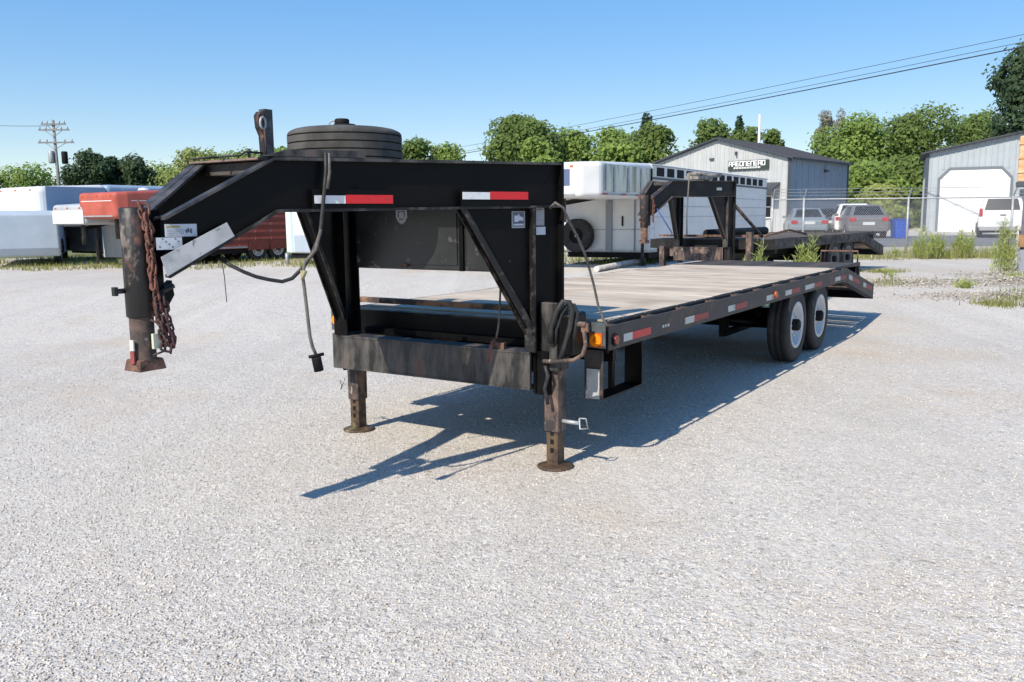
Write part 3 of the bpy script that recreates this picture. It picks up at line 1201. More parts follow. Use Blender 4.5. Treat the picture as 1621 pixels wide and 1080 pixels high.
def tyre_meshes(R=.40, r=.235, w=.22):
    t = MB()
    t.lathe([(r, -w * .42), (r + .03, -w * .5), (R - .06, -w * .52), (R - .015, -w * .46), (R, -w * .38), (R, -.035), (R - .006, -.033), (R - .006, -.022), (R, -.02),
             (R, .02), (R - .006, .022), (R - .006, .033), (R, .035), (R, w * .38), (R - .015, w * .46), (R - .06, w * .52), (r + .03, w * .5), (r, w * .42)], (0, 0, 0), 'y', 40)
    return t.mesh('tyre')


def wheel(parent, loc, R=.40, r=.235, w=.22, rimmat=None, outer=-1, name='wheel', deep=.05, hub=True):
    e = bpy.data.objects.new(name, None)
    COL.objects.link(e)
    e.parent = parent
    e.location = loc
    e.empty_display_size = .1
    me = tyre_meshes(R, r, w)
    me.materials.append(RUBBER)
    o = bpy.data.objects.new('tyre', me)
    COL.objects.link(o)
    o.parent = e
    s = outer
    m = MB()
    m.lathe([(r + .012, s * w * .46), (r + .012, s * w * .49), (r - .012, s * w * .49), (r - .03, s * (w * .42)), (r - .05, s * (w * .5 - deep - .03)), (r - .085, s * (w * .5 - deep - .02)), (.09, s * (w * .5 - deep + .015)), (.07, s * (w * .5 - deep + .015)), (.0, s * (w * .5 - deep + .012))], (0, 0, 0), 'y', 36)
    if r > .15:
        for k in range(8):
            a = k * math.pi / 4
            q = s * (w * .5 - deep + .012)
            m.tube([(.11 * math.cos(a), q - .01 * s, .11 * math.sin(a)), (.11 * math.cos(a), q + .02 * s, .11 * math.sin(a))], .012, 6)
    m.build('rim', rimmat or RIMW, e)
    if hub:
        y = s * (w * .5 - deep)
        MB().lathe([(.062, y), (.062, y + s * .07), (.05, y + s * .085), (0, y + s * .09)], (0, 0, 0), 'y', 20).build('hub', HUBM, e)
    return e


def gooseneck(root, S):
    """a gooseneck flatbed in its own frame: x rearwards from the coupler, y to the far side"""
    M = S['mats']
    hw = S['hw']                                    # half width of the necks at the uprights
    W = S['W']                                      # half width of the deck
    B = lambda: MB()
    cdy = .045 if S['detail'] else 0
    B0, B = B, (lambda: MB((0, cdy, 0)))
    # ---- coupler
    B().lathe([(0, 1.612), (.058, 1.612), (.064, 1.606), (.064, 1.115), (.058, 1.11), (.054, 1.11)], (0, 0, 0), 'z', 24).build('coupler_tube', M['coupler'], root)
    B().lathe([(.054, 1.12), (.054, .99), (.056, .985), (.056, .905)], (0, 0, 0), 'z', 20).build('inner_tube', M['coupler_low'], root)
    B().prism([(-.068, -.062), (.076, -.062), (.076, .062), (-.068, .062)], lambda a, b: (a, b, .862), lambda a, b: (a * .86, b * .86, .915)).build('ball_socket', M['rust'], root, .006)
    B().tube([(-.105, .02, 1.235), (-.05, .02, 1.235)], .012, 8).build('set_bolt', M['coupler'], root)
    B().box((-.118, .008, 1.215), (-.10, .032, 1.255)).build('bolt_handle', M['coupler'], root)
    # clamp plates gripping the tube, carrying the necks
    m = B()
    for s in (-1, 1):
        m.box((.02, s * .060, 1.14), (.09, s * .050, 1.60))
    m.build('clamp_plate', M['black'], root)
    if S['detail']:
        m = B()
        m.tube([(.0, -.069, 1.10), (.055, -.085, 1.07), (.055, -.085, .95), (.0, -.07, .935)], .006, 6)
        m.build('latch_rod', CHAIND, root)
        B().box((.0, -.082, .965), (.05, -.066, 1.035)).build('sticker', mat('sticker_cream', (.55, .56, .42), rough=.5), root)
        B().box((-.07, -.030, .96), (-.064, .0, 1.01)).build('sticker', WHITEW, root)
        B().box((-.07, -.028, .90), (-.063, .0, .955)).build('sticker', REDW, root)
        m = B()
        m.prism([(.05, 1.18), (.16, 1.27), (.17, 1.20), (.12, 1.13), (.06, 1.12)], lambda a, z: (a, -.02, z), lambda a, z: (a, .02, z))
        m.build('chain_bracket', M['black'], root)
        B().tube([(.05, -.07, 1.56), (.10, -.10, 1.575)], .008, 6).build('weld_tab', M['coupler'], root)
        B().tube([(.05, -.07, 1.22), (.12, -.09, 1.25)], .012, 6).build('weld_tab', M['coupler'], root)
    B = B0
    # ---- necks (two converging I beams) with uprights and gussets
    xu0, xu1 = 2.02, 2.21
    for s in (-1, 1):
        a2 = Vector((2.21, -hw if s < 0 else S.get('hwf', hw)))
        b2 = Vector((.11, s * S['tip'] + (.04 if s > 0 else 0)))
        d = (a2 - b2).normalized()
        nr = Vector((d.y, -d.x)) * (-s) if False else Vector((-d.y, d.x))
        if nr.y * s < 0:
            nr = -nr                                # outward normal

        def Q(x, z, o=0.0):
            tt = (x - b2.x) / (a2.x - b2.x)
            p = b2 + (a2 - b2) * tt + nr * o
            return Vector((p.x, p.y, z))
        top = [(.06, 1.57), (.55, 1.85), (2.225, 1.873)]
        bot = [(2.225, 1.62), (.56, 1.60), (.065, 1.305)]
        poly = top + bot
        side = 'near' if s < 0 else 'far'
        B().prism(poly, lambda x, z: Q(x, z, -.008), lambda x, z: Q(x, z, .008)).build('neck_web', M['black'], root)
        fl = .045
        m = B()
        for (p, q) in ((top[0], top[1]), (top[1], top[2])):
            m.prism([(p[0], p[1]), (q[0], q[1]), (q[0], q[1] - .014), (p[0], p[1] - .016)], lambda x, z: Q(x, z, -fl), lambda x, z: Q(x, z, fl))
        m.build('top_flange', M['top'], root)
        m = B()
        for (p, q) in ((bot[1], bot[2]), (bot[0], bot[1])):
            m.prism([(p[0], p[1]), (q[0], q[1]), (q[0], q[1] - .014), (p[0], p[1] - .014)], lambda x, z: Q(x, z, -fl), lambda x, z: Q(x, z, fl))
        m.build('bottom_flange', M['edge'], root)
        # upright post
        B().prism([(xu0 + .02, .48), (xu1, .48), (xu1, 1.872), (xu0, 1.618), (xu0, .74), (xu0 + .02, .74)], lambda x, z: Q(x, z, -.01), lambda x, z: Q(x, z, .01)).build('upright_web', M['black'], root)
        m = B()
        m.prism([(xu0 - .012, .74), (xu0, .74), (xu0, 1.60), (xu0 - .012, 1.60)], lambda x, z: Q(x, z, -.05), lambda x, z: Q(x, z, .05))
        m.build('front_flange', M['edge'] if s < 0 else M['black'], root)
        m = B()
        m.prism([(xu1, .45), (xu1 + .014, .45), (xu1 + .014, 1.878), (xu1, 1.878)], lambda x, z: Q(x, z, -.05), lambda x, z: Q(x, z, .05))
        m.build('rear_flange', M['black'], root)
        # gusset
        B().prism([(1.575, 1.604), (xu0 - .012, 1.604), (xu0 - .012, .90)], lambda x, z: Q(x, z, -.006), lambda x, z: Q(x, z, .006)).build('gusset', M['black'], root)
        for o_ in (-.038, .030):
            m = B()
            m.prism([(1.545, 1.604), (1.575, 1.604), (xu0 - .006, .90), (xu0 - .018, .84)], lambda x, z: Q(x, z, o_), lambda x, z: Q(x, z, o_ + .008))
            m.build('flange_edge', M['edge'], root)  # thin light strips stand in for sunlit edges
        m = B()
        m.prism([(1.562, 1.602), (1.572, 1.602), (xu0 - .012, .90), (xu0 - .014, .88)], lambda x, z: Q(x, z, -.030), lambda x, z: Q(x, z, .030))
        m.build('gusset_flange', M['black'], root)
        if s < 0:
            QN = (lambda x, z, o=0.0, a2=a2, b2=b2, nr=nr: (lambda p: Vector((p.x, p.y, z)))(b2 + (a2 - b2) * ((x - b2.x) / (a2.x - b2.x)) + nr * o))
            if S['detail']:
                def plate(x0, x1, z0, z1, o, material, name, th=.003):
                    return B().prism([(x0, z0), (x1, z0), (x1, z1), (x0, z1)], lambda x, z: Q(x, z, o), lambda x, z: Q(x, z, o + th)).build(name, material, root)
                plate(.728, .884, 1.628, 1.668, .0482, WHITET, 'reflector_tape')
                plate(.886, 1.137, 1.628, 1.672, .0482, REDT, 'reflector_tape')
                plate(1.545, 1.716, 1.652, 1.692, .0482, WHITET, 'reflector_tape')
                plate(1.718, 1.97, 1.652, 1.696, .0482, REDT, 'reflector_tape')
                for x0, x1, z0 in ((.728, 1.137, 1.605), (1.545, 1.97, 1.612)):
                    B().prism([(x0 - .01, z0), (x1 + .01, z0), (x1 + .01, z0 + .095), (x0 - .01, z0 + .095)], lambda x, z: Q(x, z, .044), lambda x, z: Q(x, z, .048)).build('tape_backing', M['black'], root)
                # stickers on the neck tip
                a = plate(.062, .195, 1.478, 1.535, .010, STICK, 'sticker')
                plate(.068, .125, 1.518, 1.528, .013, INKY, 'sticker_heading', .001)
                for k in range(4):
                    plate(.07, .13 + .01 * (k % 2), 1.484 + k * .008, 1.487 + k * .008, .013, STICKG, 'sticker_line', .001)
                B().prism([(.145, 1.505), (.160, 1.518), (.165, 1.500), (.150, 1.492)], lambda x, z: Q(x, z, .013), lambda x, z: Q(x, z, .0142)).build('sticker_symbol', INK, root)
                plate(.166, .174, 1.492, 1.514, .013, INK, 'sticker_symbol', .001)
                plate(.024, .13, 1.420, 1.475, .010, STICK, 'sticker')
                for k in range(7):
                    plate(.034 + .013 * k, .040 + .013 * k, 1.43 + .012 * (k * 3 % 4), 1.436 + .012 * (k * 3 % 4), .013, INK, 'sticker_symbol', .001)
                # printed plate on the gusset
                plate(1.885, 1.975, 1.488, 1.585, .007, STICKG, 'sticker')
                plate(1.893, 1.967, 1.496, 1.580, .0101, mat('sticker_dark', (.10, .105, .13), rough=.5), 'sticker_panel', .0005)
                B().prism([(1.902, 1.56), (1.925, 1.56), (1.932, 1.574), (1.938, 1.558), (1.962, 1.548), (1.962, 1.528), (1.94, 1.532), (1.92, 1.522), (1.902, 1.524)], lambda x, z: Q(x, z, .0108), lambda x, z: Q(x, z, .0115)).build('sticker_symbol', STICK, root)
                plate(1.896, 1.964, 1.502, 1.512, .0108, STICK, 'sticker_line', .0005)
                plate(2.05, 2.108, 1.50, 1.605, .0112, STICKG, 'sticker')
                plate(2.056, 2.09, 1.592, 1.599, .0143, INK, 'sticker_line', .0006)
                plate(2.05, 2.116, 1.445, 1.492, .0112, STICK, 'sticker')
                # long worn plate lying along the sloping bottom flange
                m = B()
                m.prism([(.05, 1.300), (.345, 1.476), (.315, 1.540), (.03, 1.388)], lambda x, z: Q(x, z, .047), lambda x, z: Q(x, z, .053))
                m.build('wear_strip', ALU, root)
                # channel lying on the top flange under the tyre
                m = B()
                m.prism([(.50, 1.852), (1.0, 1.859), (1.0, 1.893), (.62, 1.889)], lambda x, z: Q(x, z, -.05), lambda x, z: Q(x, z, .04))
                m.build('top_channel', M['worn'], root)
        else:
            QF = Q
    # ---- lower cross beam between the uprights
    cw = hw - .085
    cf = S.get('hwf', hw) - .02
    m = B()
    m.box((2.02, -cw, .505), (2.04, cf, .725))
    m.box((2.015, -cw, .722), (2.16, cf, .735))
    m.box((2.015, -cw, .498), (2.16, cf, .510))
    m.build('cross_beam', M['worn'], root)
    for s in (-1, 1):
        he = hw if s < 0 else S.get('hwf', hw)
        B().box((2.017 if s > 0 else 2.05, s * (he - .07), .495 if s > 0 else .47), (2.21, s * (he + .03), .745)).build('beam_end', M['worn'] if s > 0 else M['black'], root, .004)
    # inner cross channels
    m = B()
    m.box((2.55, -W + .05, .62), (2.60, W - .05, .845))
    m.box((2.48, -W + .05, .845), (2.60, W - .05, .862))
    m.build('front_channel', M['black'], root)
    B().box((2.30, -hw + .1, .72), (2.38, hw - .1, .76)).build('cross_tube', M['black'], root)
    B().box((2.40, -hw + .1, .56), (2.48, hw - .1, .64)).build('cross_tube', M['black'], root)
    m = B()
    m.box((2.2, .52, .56), (2.34, .70, .70))
    m.build('junction_box', M['worn'], root, .004)
    B().box((2.42, .05, .665), (2.47, .25, .72)).build('spring_plate', M['rust'], root)
    # toolbox between the necks
    if S['detail']:
        bx = B().box((2.03, -.72, 1.215), (2.50, .60, 1.66)).build('toolbox', BOXG, root, .012)
        B().box((2.022, -.275, 1.25), (2.031, .57, 1.65)).build('door_panel', BOXG, bx, .003)
        B().box((2.012, -.33, 1.215), (2.03, -.30, 1.66)).build('door_edge', M['black'], bx)
        B().box((2.005, .13, 1.235), (2.03, .17, 1.25)).build('latch', M['rust'], bx)
        # shield shaped emblem
        B().prism([(-.045, .04), (.045, .04), (.048, -.01), (.03, -.04), (0, -.058), (-.03, -.04), (-.048, -.01)],
                  lambda y, z: (2.016, .17 + y, 1.57 + z), lambda y, z: (2.022, .17 + y, 1.57 + z)).build('emblem', mat('emblem_grey', (.30, .31, .32), rough=.5), bx)
        m = B()
        for (y0, y1, z0, z1) in ((-.03, -.022, -.01, .028), (-.022, 0, .02, .028), (.008, .03, .018, .026), (.022, .03, -.012, .026), (-.018, .02, -.03, -.022)):
            m.box((2.013, .17 + y0, 1.57 + z0), (2.0165, .17 + y1, 1.57 + z1))
        m.build('emblem_mark', INK, bx)
    else:
        B().box((2.05, -hw + .2, 1.62), (2.3, hw - .2, 1.8)).build('cross_plate', M['black'], root)
    # upper cross members tying the necks
    for x, k in ((.62, .30), (1.25, .52), (1.75, .70)):
        wy = (S['tip'] + (hw - S['tip']) * (x - .11) / 2.1) - .03
        B().box((x - .05, -wy, 1.78), (x + .05, wy, 1.835)).build('neck_tie', M['rail'], root)
    if S['detail']:
        B().box((.52, -.20, 1.842), (.98, .32, 1.852)).build('deck_plate', mat('grating_rust', (.24, .15, .12), (.12, .11, .10), 20, rough=.8), root)
        # upright stake post with ring
        B().box((.735, -.025, 1.852), (.785, .02, 2.115)).build('stake_post', mat('post_paint', (.03, .03, .032), (.12, .12, .115), 12, .5, .66, rough=.5, bump=.1), root)
        m = B()
        m.prism([(.712, 2.10), (.735, 2.105), (.735, 1.86), (.725, 1.86), (.72, 1.98), (.70, 2.02), (.695, 2.08)], lambda x, z: (x, -.022, z), lambda x, z: (x, .015, z))
        m.build('post_wedge', COUPL, root)
        ring = [(.706 + .018 * math.cos(a * math.pi / 6), -.04, 2.04 + .03 * math.sin(a * math.pi / 6)) for a in range(13)]
        B().tube(ring, .006, 6, False).build('post_ring', STEEL, root)
        B().tube([(.705, -.05, 2.01), (.71, -.05, 1.93), (.715, -.04, 1.87)], .006, 5).build('post_chain', CHAIND, root)
        m = B()
        m.tube([(.50, .05, 1.866), (.60, .02, 1.875), (.62, .0, 1.893), (.735, 0, 1.893)], .006, 6)
        m.tube([(.64, .0, 1.855), (.64, 0, 1.91)], .008, 6)
        m.tube([(.38, .12, 1.852), (.5, .06, 1.862)], .006, 6)
        m.build('latch_handle', CABLE, root)
    # ---- landing jacks
    for s in (-1, 1):
        jy = s * S['jy']
        jx = 2.14 if s < 0 else 2.22
        jy = jy if s < 0 else jy - S.get('jshift', 0)
        zlow = S['jz']
        m = B()
        m.box((jx - .05, jy - .05, .235), (jx + .05, jy + .05, 1.0 if s < 0 else .74))
        m.build('jack_leg', M['jack'], root, .004)
        m = B()
        m.box((jx - .041, jy - .041, zlow + .02), (jx + .041, jy + .041, .30))
        m.build('jack_drop_leg', M['jacklow'], root, .003)
        B().lathe([(0, .035), (.05, .03), (.10, .018), (.115, .014), (.115, .004), (0, .004)], (jx, jy, zlow - .003), 'z', 24).build('jack_foot', M['jacklow'], root)
        if S['detail']:
            for k in range(3):
                B().box((jx - .0435, jy - .012, .10 + k * .055), (jx - .0395, jy + .012, .13 + k * .055)).build('pin_hole', HUBM, root)
            m = B()
            m.tube([(jx, jy - .05, .30), (jx, jy - .17, .30)], .013, 8)
            sq = [(jx, jy - .17, .33), (jx, jy - .215, .335), (jx + .01, jy - .225, .27), (jx, jy - .175, .265), (jx, jy - .17, .33)]
            if s > 0:
                m = B()
                m.tube([(jx, jy + .05, .33), (jx, jy + .13, .33)], .007, 6)
                sq = [(jx, jy + .13, .37), (jx, jy + .17, .36), (jx, jy + .17, .29), (jx, jy + .13, .37)]
            m.tube(sq, .006, 5)
            m.build('spring_pin', STEEL, root)
    if S['detail']:
        # near jack housing, crank and cables
        jy = -S['jy']
        m = B()
        m.box((2.06, jy - .06, .62), (2.10, jy + .06, 1.04))
        m.box((2.10, jy - .065, .62), (2.20, jy + .065, 1.02))
        m.build('jack_housing', M['worn'], root, .006)
        B().box((2.05, jy - .16, .72), (2.26, jy - .065, .98)).build('gear_box', M['black'], root, .02)
        B().tube([(2.10, jy - .05, .92), (2.10, jy - .235, .915)], .017, 8).build('crank_shaft', M['jack'], root)
        m = B()
        m.box((2.095, jy - .25, .87), (2.115, jy - .205, .925))
        m.build('crank_yoke', RUSTY, root)
        B().tube([(2.08, jy - .235, .88), (2.07, jy - .25, .80), (2.06, jy - .235, .74), (2.05, jy - .18, .705), (2.03, jy - .06, .688), (2.03, jy + .02, .685)], .013, 8).build('crank_handle', M['jack'], root)
        loop = [(2.04, jy - .03, .80), (2.02, jy - .045, .90), (2.02, jy - .085, 1.0), (2.03, jy - .12, 1.055), (2.05, jy - .15, 1.05), (2.06, jy - .165, 1.0), (2.06, jy - .15, .90), (2.06, jy - .12, .80), (2.05, jy - .09, .70)]
        B().tube(loop, .017, 8).build('cable_loop', CABLE, root)
        B().tube([(p[0] + .03, p[1] - .015, p[2] - .02) for p in loop], .014, 8).build('cable_loop', CABLE, root)
        B().tube([(2.02, jy - .0, .66), (2.02, jy - .02, .60), (2.03, jy + .01, .52), (2.035, jy - .01, .42)], .012, 8).build('cable_tail', CABLE, root)
        # bracket with lights at the near deck corner
        B().box((2.30, -1.185, .745), (2.312, -1.03, .905)).build('light_bracket', mat('bracket_blue_grey', (.09, .105, .115), (.05, .055, .06), 12, rough=.5), root)
        B().tube([(2.30, -1.125, .795), (2.283, -1.125, .795)], .039, 20).build('amber_light', AMBER, root)
        B().box((2.291, -1.168, .752), (2.30, -1.082, .84)).build('amber_backing', AMBERP, root)
        B().tube([(2.28, -1.125, .795), (2.276, -1.125, .795)], .012, 12).build('amber_centre', AMBERP, root)
        B().box((2.30, .98, .72), (2.312, 1.13, .94)).build('light_bracket', bpy.data.materials['bracket_blue_grey'], root)
        B().tube([(2.30, 1.075, .80), (2.283, 1.075, .80)], .036, 20).build('amber_light', AMBER, root)
        B().tube([(2.30, 1.07, .98), (2.30, 1.08, .90)], .012, 6).build('bracket_bolt', RUSTY, root)
        B().tube([(2.30, .98, .95), (2.30, 1.1, .95)], .006, 6).build('bracket_pin', RUSTY, root)
    # ---- frame rails under the deck
    x0, x1, xe = 2.39, S['x1'], S['xe']
    zd = S['zd']
    ztop = zd
    for s in (-1, 1):
        m = B()
        y = s * .42
        m.box((2.20, y - .006, .50), (x1 + .3, y + .006, .70))
        m.box((2.20, y - .06, .69), (x1 + .3, y + .06, .703))
        m.box((2.20, y - .06, .488), (x1 + .3, y + .06, .50))
        m.build('main_beam', M['black'], root)
    cm = None
    nx = int((x1 - x0) / .42)
    for i in range(nx):
        x = x0 + .25 + i * .42
        if cm is None:
            cm = B().box((-.02, -W + .12, .705), (.02, W - .12, .80)).build('crossmember', M['rail'], root)
            cm.location = (x, 0, 0)
        else:
            share(cm, root, (x, 0, 0))
    # side rails: channel, stake pockets and outer rub rail
    for s in (-1, 1):
        m = B()
        m.box((x0, s * (W - .10), zd - .18), (x1, s * (W - .088), zd - .005))
        m.box((x0, s * (W - .10), zd - .017), (x1, s * (W - .078), zd - .005))
        m.box((x0, s * (W - .10), zd - .18), (x1, s * (W - .04), zd - .168))
        m.build('side_channel', M['rail'], root)
        B().box((x0, s * (W - .012), zd - .165), (x1, s * W, zd - .012)).build('rub_rail', M['rail'], root, .003)
        m = None
        npk = int((x1 - x0) / .61)
        for i in range(npk + 1):
            x = x0 + .08 + i * .61
            if x > x1 - .1:
                break
            if m is None:
                m = B()
                for (a, b_, c, d_) in ((-.05, .05, W - .088, W - .078), (-.05, -.04, W - .078, W - .012), (.04, .05, W - .078, W - .012)):
                    m.box((a, s * c, zd - .14), (b_, s * d_, zd - .012))
                m = m.build('stake_pocket', M['rail'], root)
                m.location = (x, 0, 0)
            else:
                share(m, root, (x, 0, 0))
    # front header
    m = B()
    m.box((x0 - .012, -W + .0, zd - .18), (x0, W - .0, zd - .012))
    m.box((x0, -W + .1, zd - .02), (2.56, W - .1, zd - .008))
    m.build('front_header', M['black'], root)
    B().box((2.52, -W + .34, zd + .030), (2.585, W - .1, zd + .068)).build('front_lip', M['woodlip'], root)
    # deck planks lie across the deck
    pw = .186
    n = int((x1 - 2.59) / (pw + .0035))
    pl = None
    rn = random.Random(3)
    for i in range(n):
        x = 2.59 + (pw + .0035) * (i + .5)
        if pl is None:
            pl = B().box((-pw / 2, -W + .105, -.04), (pw / 2, W - .105, 0)).build('deck_plank', M['wood'], root, .002)
            pl.location = (x, 0, zd)
            p0 = pl
        else:
            c = share(p0, root, (x, rn.uniform(-.004, .004), zd + rn.uniform(-.0015, .0015)), (rn.uniform(-.001, .001), 0, 0))
    # ---- dovetail
    ze = .56 * zd
    for s in (-1, 1):
        ya, yb = s * (W - .10), s * W
        B().prism([(x1, zd - .19), (x1, zd - .012), (xe, ze + .06), (xe, ze - .14)], lambda x, z: (x, ya, z), lambda x, z: (x, yb, z)).build('dovetail_rail', M['rail'], root, .003)
        B().prism([(x1 - .28, zd - .012), (x1 - .28, zd + .005), (xe - .38, zd + .0), (xe - .38, zd - .32), (xe - .42, zd - .32), (xe - .46, zd - .05)],
                  lambda x, z: (x, s * (W - .16), z), lambda x, z: (x, s * (W - .12), z)).build('ramp_side', M['rail'], root)
    k = int((xe - .4 - x1) / .13)
    rs_ = None
    for i in range(k + 2):
        x = x1 - .22 + i * .13
        if rs_ is None:
            rs_ = B().box((-.035, -W + .17, -.02), (.035, W - .17, .0)).build('ramp_slat', M['rail'], root)
            rs_.location = (x, 0, zd - .005)
        else:
            share(rs_, root, (x, 0, zd - .005))
    k = 7
    sl = None
    for i in range(k):
        f_ = (i + .5) / k
        x = x1 + .2 + (xe - x1 - .25) * f_
        z = zd - .12 + (ze - .02 - zd + .12) * ((x - x1) / (xe - x1))
        if sl is None:
            sl = B().box((-.04, -W + .1, -.03), (.04, W - .1, .0)).build('dovetail_slat', M['rail'], root)
            sl.location = (x, 0, z)
        else:
            share(sl, root, (x, 0, z))
    B().box((xe - .42, -W + .17, zd - .30), (xe - .405, W - .17, zd - .01)).build('rear_plate', M['black'], root)
    B().box((xe - .012, -W, ze - .15), (xe, W, ze + .03)).build('rear_bumper', M['black'], root)
    # ramp stand: little frame
    if S['detail']:
        m = B()
        m.tube([(xe - .52, -W + .13, zd), (xe - .52, -W + .13, zd + .155), (xe - .52, -W + .62, zd + .155), (xe - .52, -W + .62, zd)], .013, 6)
        m.build('rear_hoop', RUSTY, root)
    # ---- axles and wheels
    for ax in S['axles']:
        B().tube([(ax, -W + .2, .40), (ax, W - .2, .40)], .06, 10).build('axle', M['black'], root)
        for s in (-1, 1):
            wheel(root, (ax, s * (W - .13), .395), R=.393, outer=s, rimmat=M['rim'], w=.22, r=.236, deep=.06)
            if not S['detail']:
                wheel(root, (ax, s * (W - .42), .402), outer=s, rimmat=M['rim'], hub=False)
    a0, a1 = S['axles'][0], S['axles'][-1]
    for s in (-1, 1):
        m = B()
        m.box((a0 - .6, s * (W - .66), .30), (a1 + .6, s * (W - .60), .36))
        m.box((a0 + .38, s * (W - .67), .34), (a0 + .6, s * (W - .59), .66))
        m.box((a0 - .58, s * (W - .67), .34), (a0 - .5, s * (W - .59), .66))
        m.build('spring_hanger', M['black'], root)
        B().box((a1 + .55, s * (W - .08), .19), (a1 + .562, s * (W - .56), .70)).build('mud_flap', RUBBER, root)
    if S['detail']:
        # hanging U shaped bracket behind the near front corner
        ys = -W + .03
        st = B().box((2.37, ys, .405), (2.378, ys + .13, .72)).build('step_bracket', M['rail'], root)
        B().box((2.362, ys + .02, .41), (2.369, ys + .11, .60)).build('lit_step_face', ALU, st, 0)  # pale plate paints in the sunlit lower half of the step front
        m = B()
        m.box((2.378, ys, .405), (2.96, ys + .13, .413))
        m.box((2.952, ys, .413), (2.96, ys + .13, .72))
        m.box((2.70, ys + .10, .413), (2.74, ys + .13, .72))
        m.build('step_frame', M['black'], root)
        # reflective tape along the near rub rail
        yr = -W - .0
        T = [(2.60, 2.73, 'w'), (2.73, 3.02, 'r'), (3.63, 3.82, 'w'), (3.82, 4.12, 'r'), (4.58, 4.76, 'w'), (4.78, 5.08, 'r'), (5.64, 5.86, 'w'), (5.88, 6.04, 'r'), (6.26, 6.48, 'w'), (6.48, 6.80, 'r'),
             (7.0, 7.38, 'w'), (7.38, 7.72, 'r'), (8.36, 8.62, 'w'), (8.62, 8.92, 'r')]
        for i, (a, b_, c) in enumerate(T):
            B().box((a, yr - .003, zd - .135), (b_, yr - .0005, zd - .085)).build('reflector_tape', (WHITEW if c == 'w' else REDW) if i > 1 else (WHITEW if c == 'w' else REDT), root)
        for a, b_, c in ((9.1, 9.3, 'w'), (9.3, 9.75, 'r'), (10.0, 10.2, 'w'), (10.22, 10.6, 'r')):
            def zz(x):
                return zd - .135 + (ze - .05 - zd + .135) * (x - x1) / (xe - x1)
            B().prism([(a, zz(a)), (b_, zz(b_)), (b_, zz(b_) + .06), (a, zz(a) + .06)], lambda x, z: (x, yr - .003, z), lambda x, z: (x, yr - .0005, z)).build('reflector_tape', WHITEW if c == 'w' else REDW, root)
        B().tube([(2.47, yr - .012, zd - .105), (2.47, yr, zd - .105)], .04, 18).build('light_ring', HUBM, root)
        B().tube([(2.47, yr - .022, zd - .105), (2.47, yr - .008, zd - .105)], .029, 18).build('clearance_light', REDL, root)
        B().tube([(5.90, yr - .02, zd - .09), (5.90, yr, zd - .09)], .03, 14).build('clearance_light', AMBERP, root)
        for k in range(3):
            B().box((3.22 + k * .045, yr - .003, zd - .115), (3.25 + k * .045, yr - .0005, zd - .095)).build('rail_decal', WHITEW, root)
    return QN


EDGE = mat('lit_chipped_edge', (.012, .0115, .0115), (.10, .092, .085), 14, .5, .72, rough=.45, spec=.35, c3=(.14, .07, .05), s3=20, t3=(.68, .76))  # chipped black; its lighter tone paints in the sunlit flange edges
TOPLIT = mat('sunlit_flange_top', (.020, .020, .021), (.085, .08, .078), 9, .4, .62, rough=.5, spec=.4)  # lighter grey paints in the sunlight on the flange tops
COUPL2 = mat('coupler_low_worn', (.045, .034, .030), (.15, .095, .07), 12, .42, .66, rough=.75, c3=(.22, .21, .20), s3=18, t3=(.64, .74), bump=.2)
mats1 = dict(edge=EDGE, top=TOPLIT, coupler=COUPL, coupler_low=COUPL2, rust=RUSTY, black=BLACK, worn=BLACKW, rail=RAIL, jack=JACK, jacklow=JACKI, wood=WOOD, rim=RIMW,
             woodlip=mat('lip_rust', (.30, .17, .10), (.05, .04, .035), 3.5, .45, .55, rough=.8))
uh = Vector((math.sin(YAW), math.cos(YAW), 0))
vh = Vector((-math.cos(YAW), math.sin(YAW), 0))
o1 = uh * 2.39 + vh * 3.575
TR1 = thing('flatbed_trailer', 'black gooseneck flatbed trailer with wood deck standing on two jacks in the foreground', 'trailer', o1, math.pi / 2 - YAW, 'gooseneck flatbed trailers')
QN = gooseneck(TR1, dict(mats=mats1, hw=.90, hwf=.815, tip=.10, W=1.165, detail=True, jy=.925, jshift=.115, jz=0, x1=9.0, xe=10.73, zd=.885, axles=(6.83, 7.80)))

# safety chain: a part with its links below it
def link_mesh():
    m = MB()
    pts = []
    for k in range(17):
        a = k / 16 * 2 * math.pi
        x = .012 * math.cos(a)
        z = .013 * math.sin(a) + (.011 if math.sin(a) > .01 else (-.011 if math.sin(a) < -.01 else 0))
        pts.append((x, 0, z))
    m.tube(pts, .0048, 6, False)
    return m.mesh('link')


LK = link_mesh()


def chain(path, name, material, parent):
    me = LK.copy()
    me.materials.append(material)
    root_ = bpy.data.objects.new(name, None)
    COL.objects.link(root_)
    root_.parent = parent
    root_.empty_display_size = .05
    path = [Vector(p) for p in path]
    seg = .034
    pos, dirs = [], []
    acc = 0
    for p, q in zip(path, path[1:]):
        L_ = (q - p).length
        while acc < L_:
            pos.append(p.lerp(q, acc / L_))
            dirs.append((q - p).normalized())
            acc += seg
        acc -= L_
    for i, (p, d) in enumerate(zip(pos, dirs)):
        o = bpy.data.objects.new('link', me)
        COL.objects.link(o)
        o.parent = root_
        o.location = p
        q = d.to_track_quat('Z', 'Y')
        q2 = Matrix.Rotation(rad(90 * (i % 2) + random.uniform(-18, 18)), 4, 'Z').to_quaternion()
        o.rotation_mode = 'QUATERNION'
        o.rotation_quaternion = q @ q2
        o.scale = (1.25, 1.25, 1.1)
    return root_


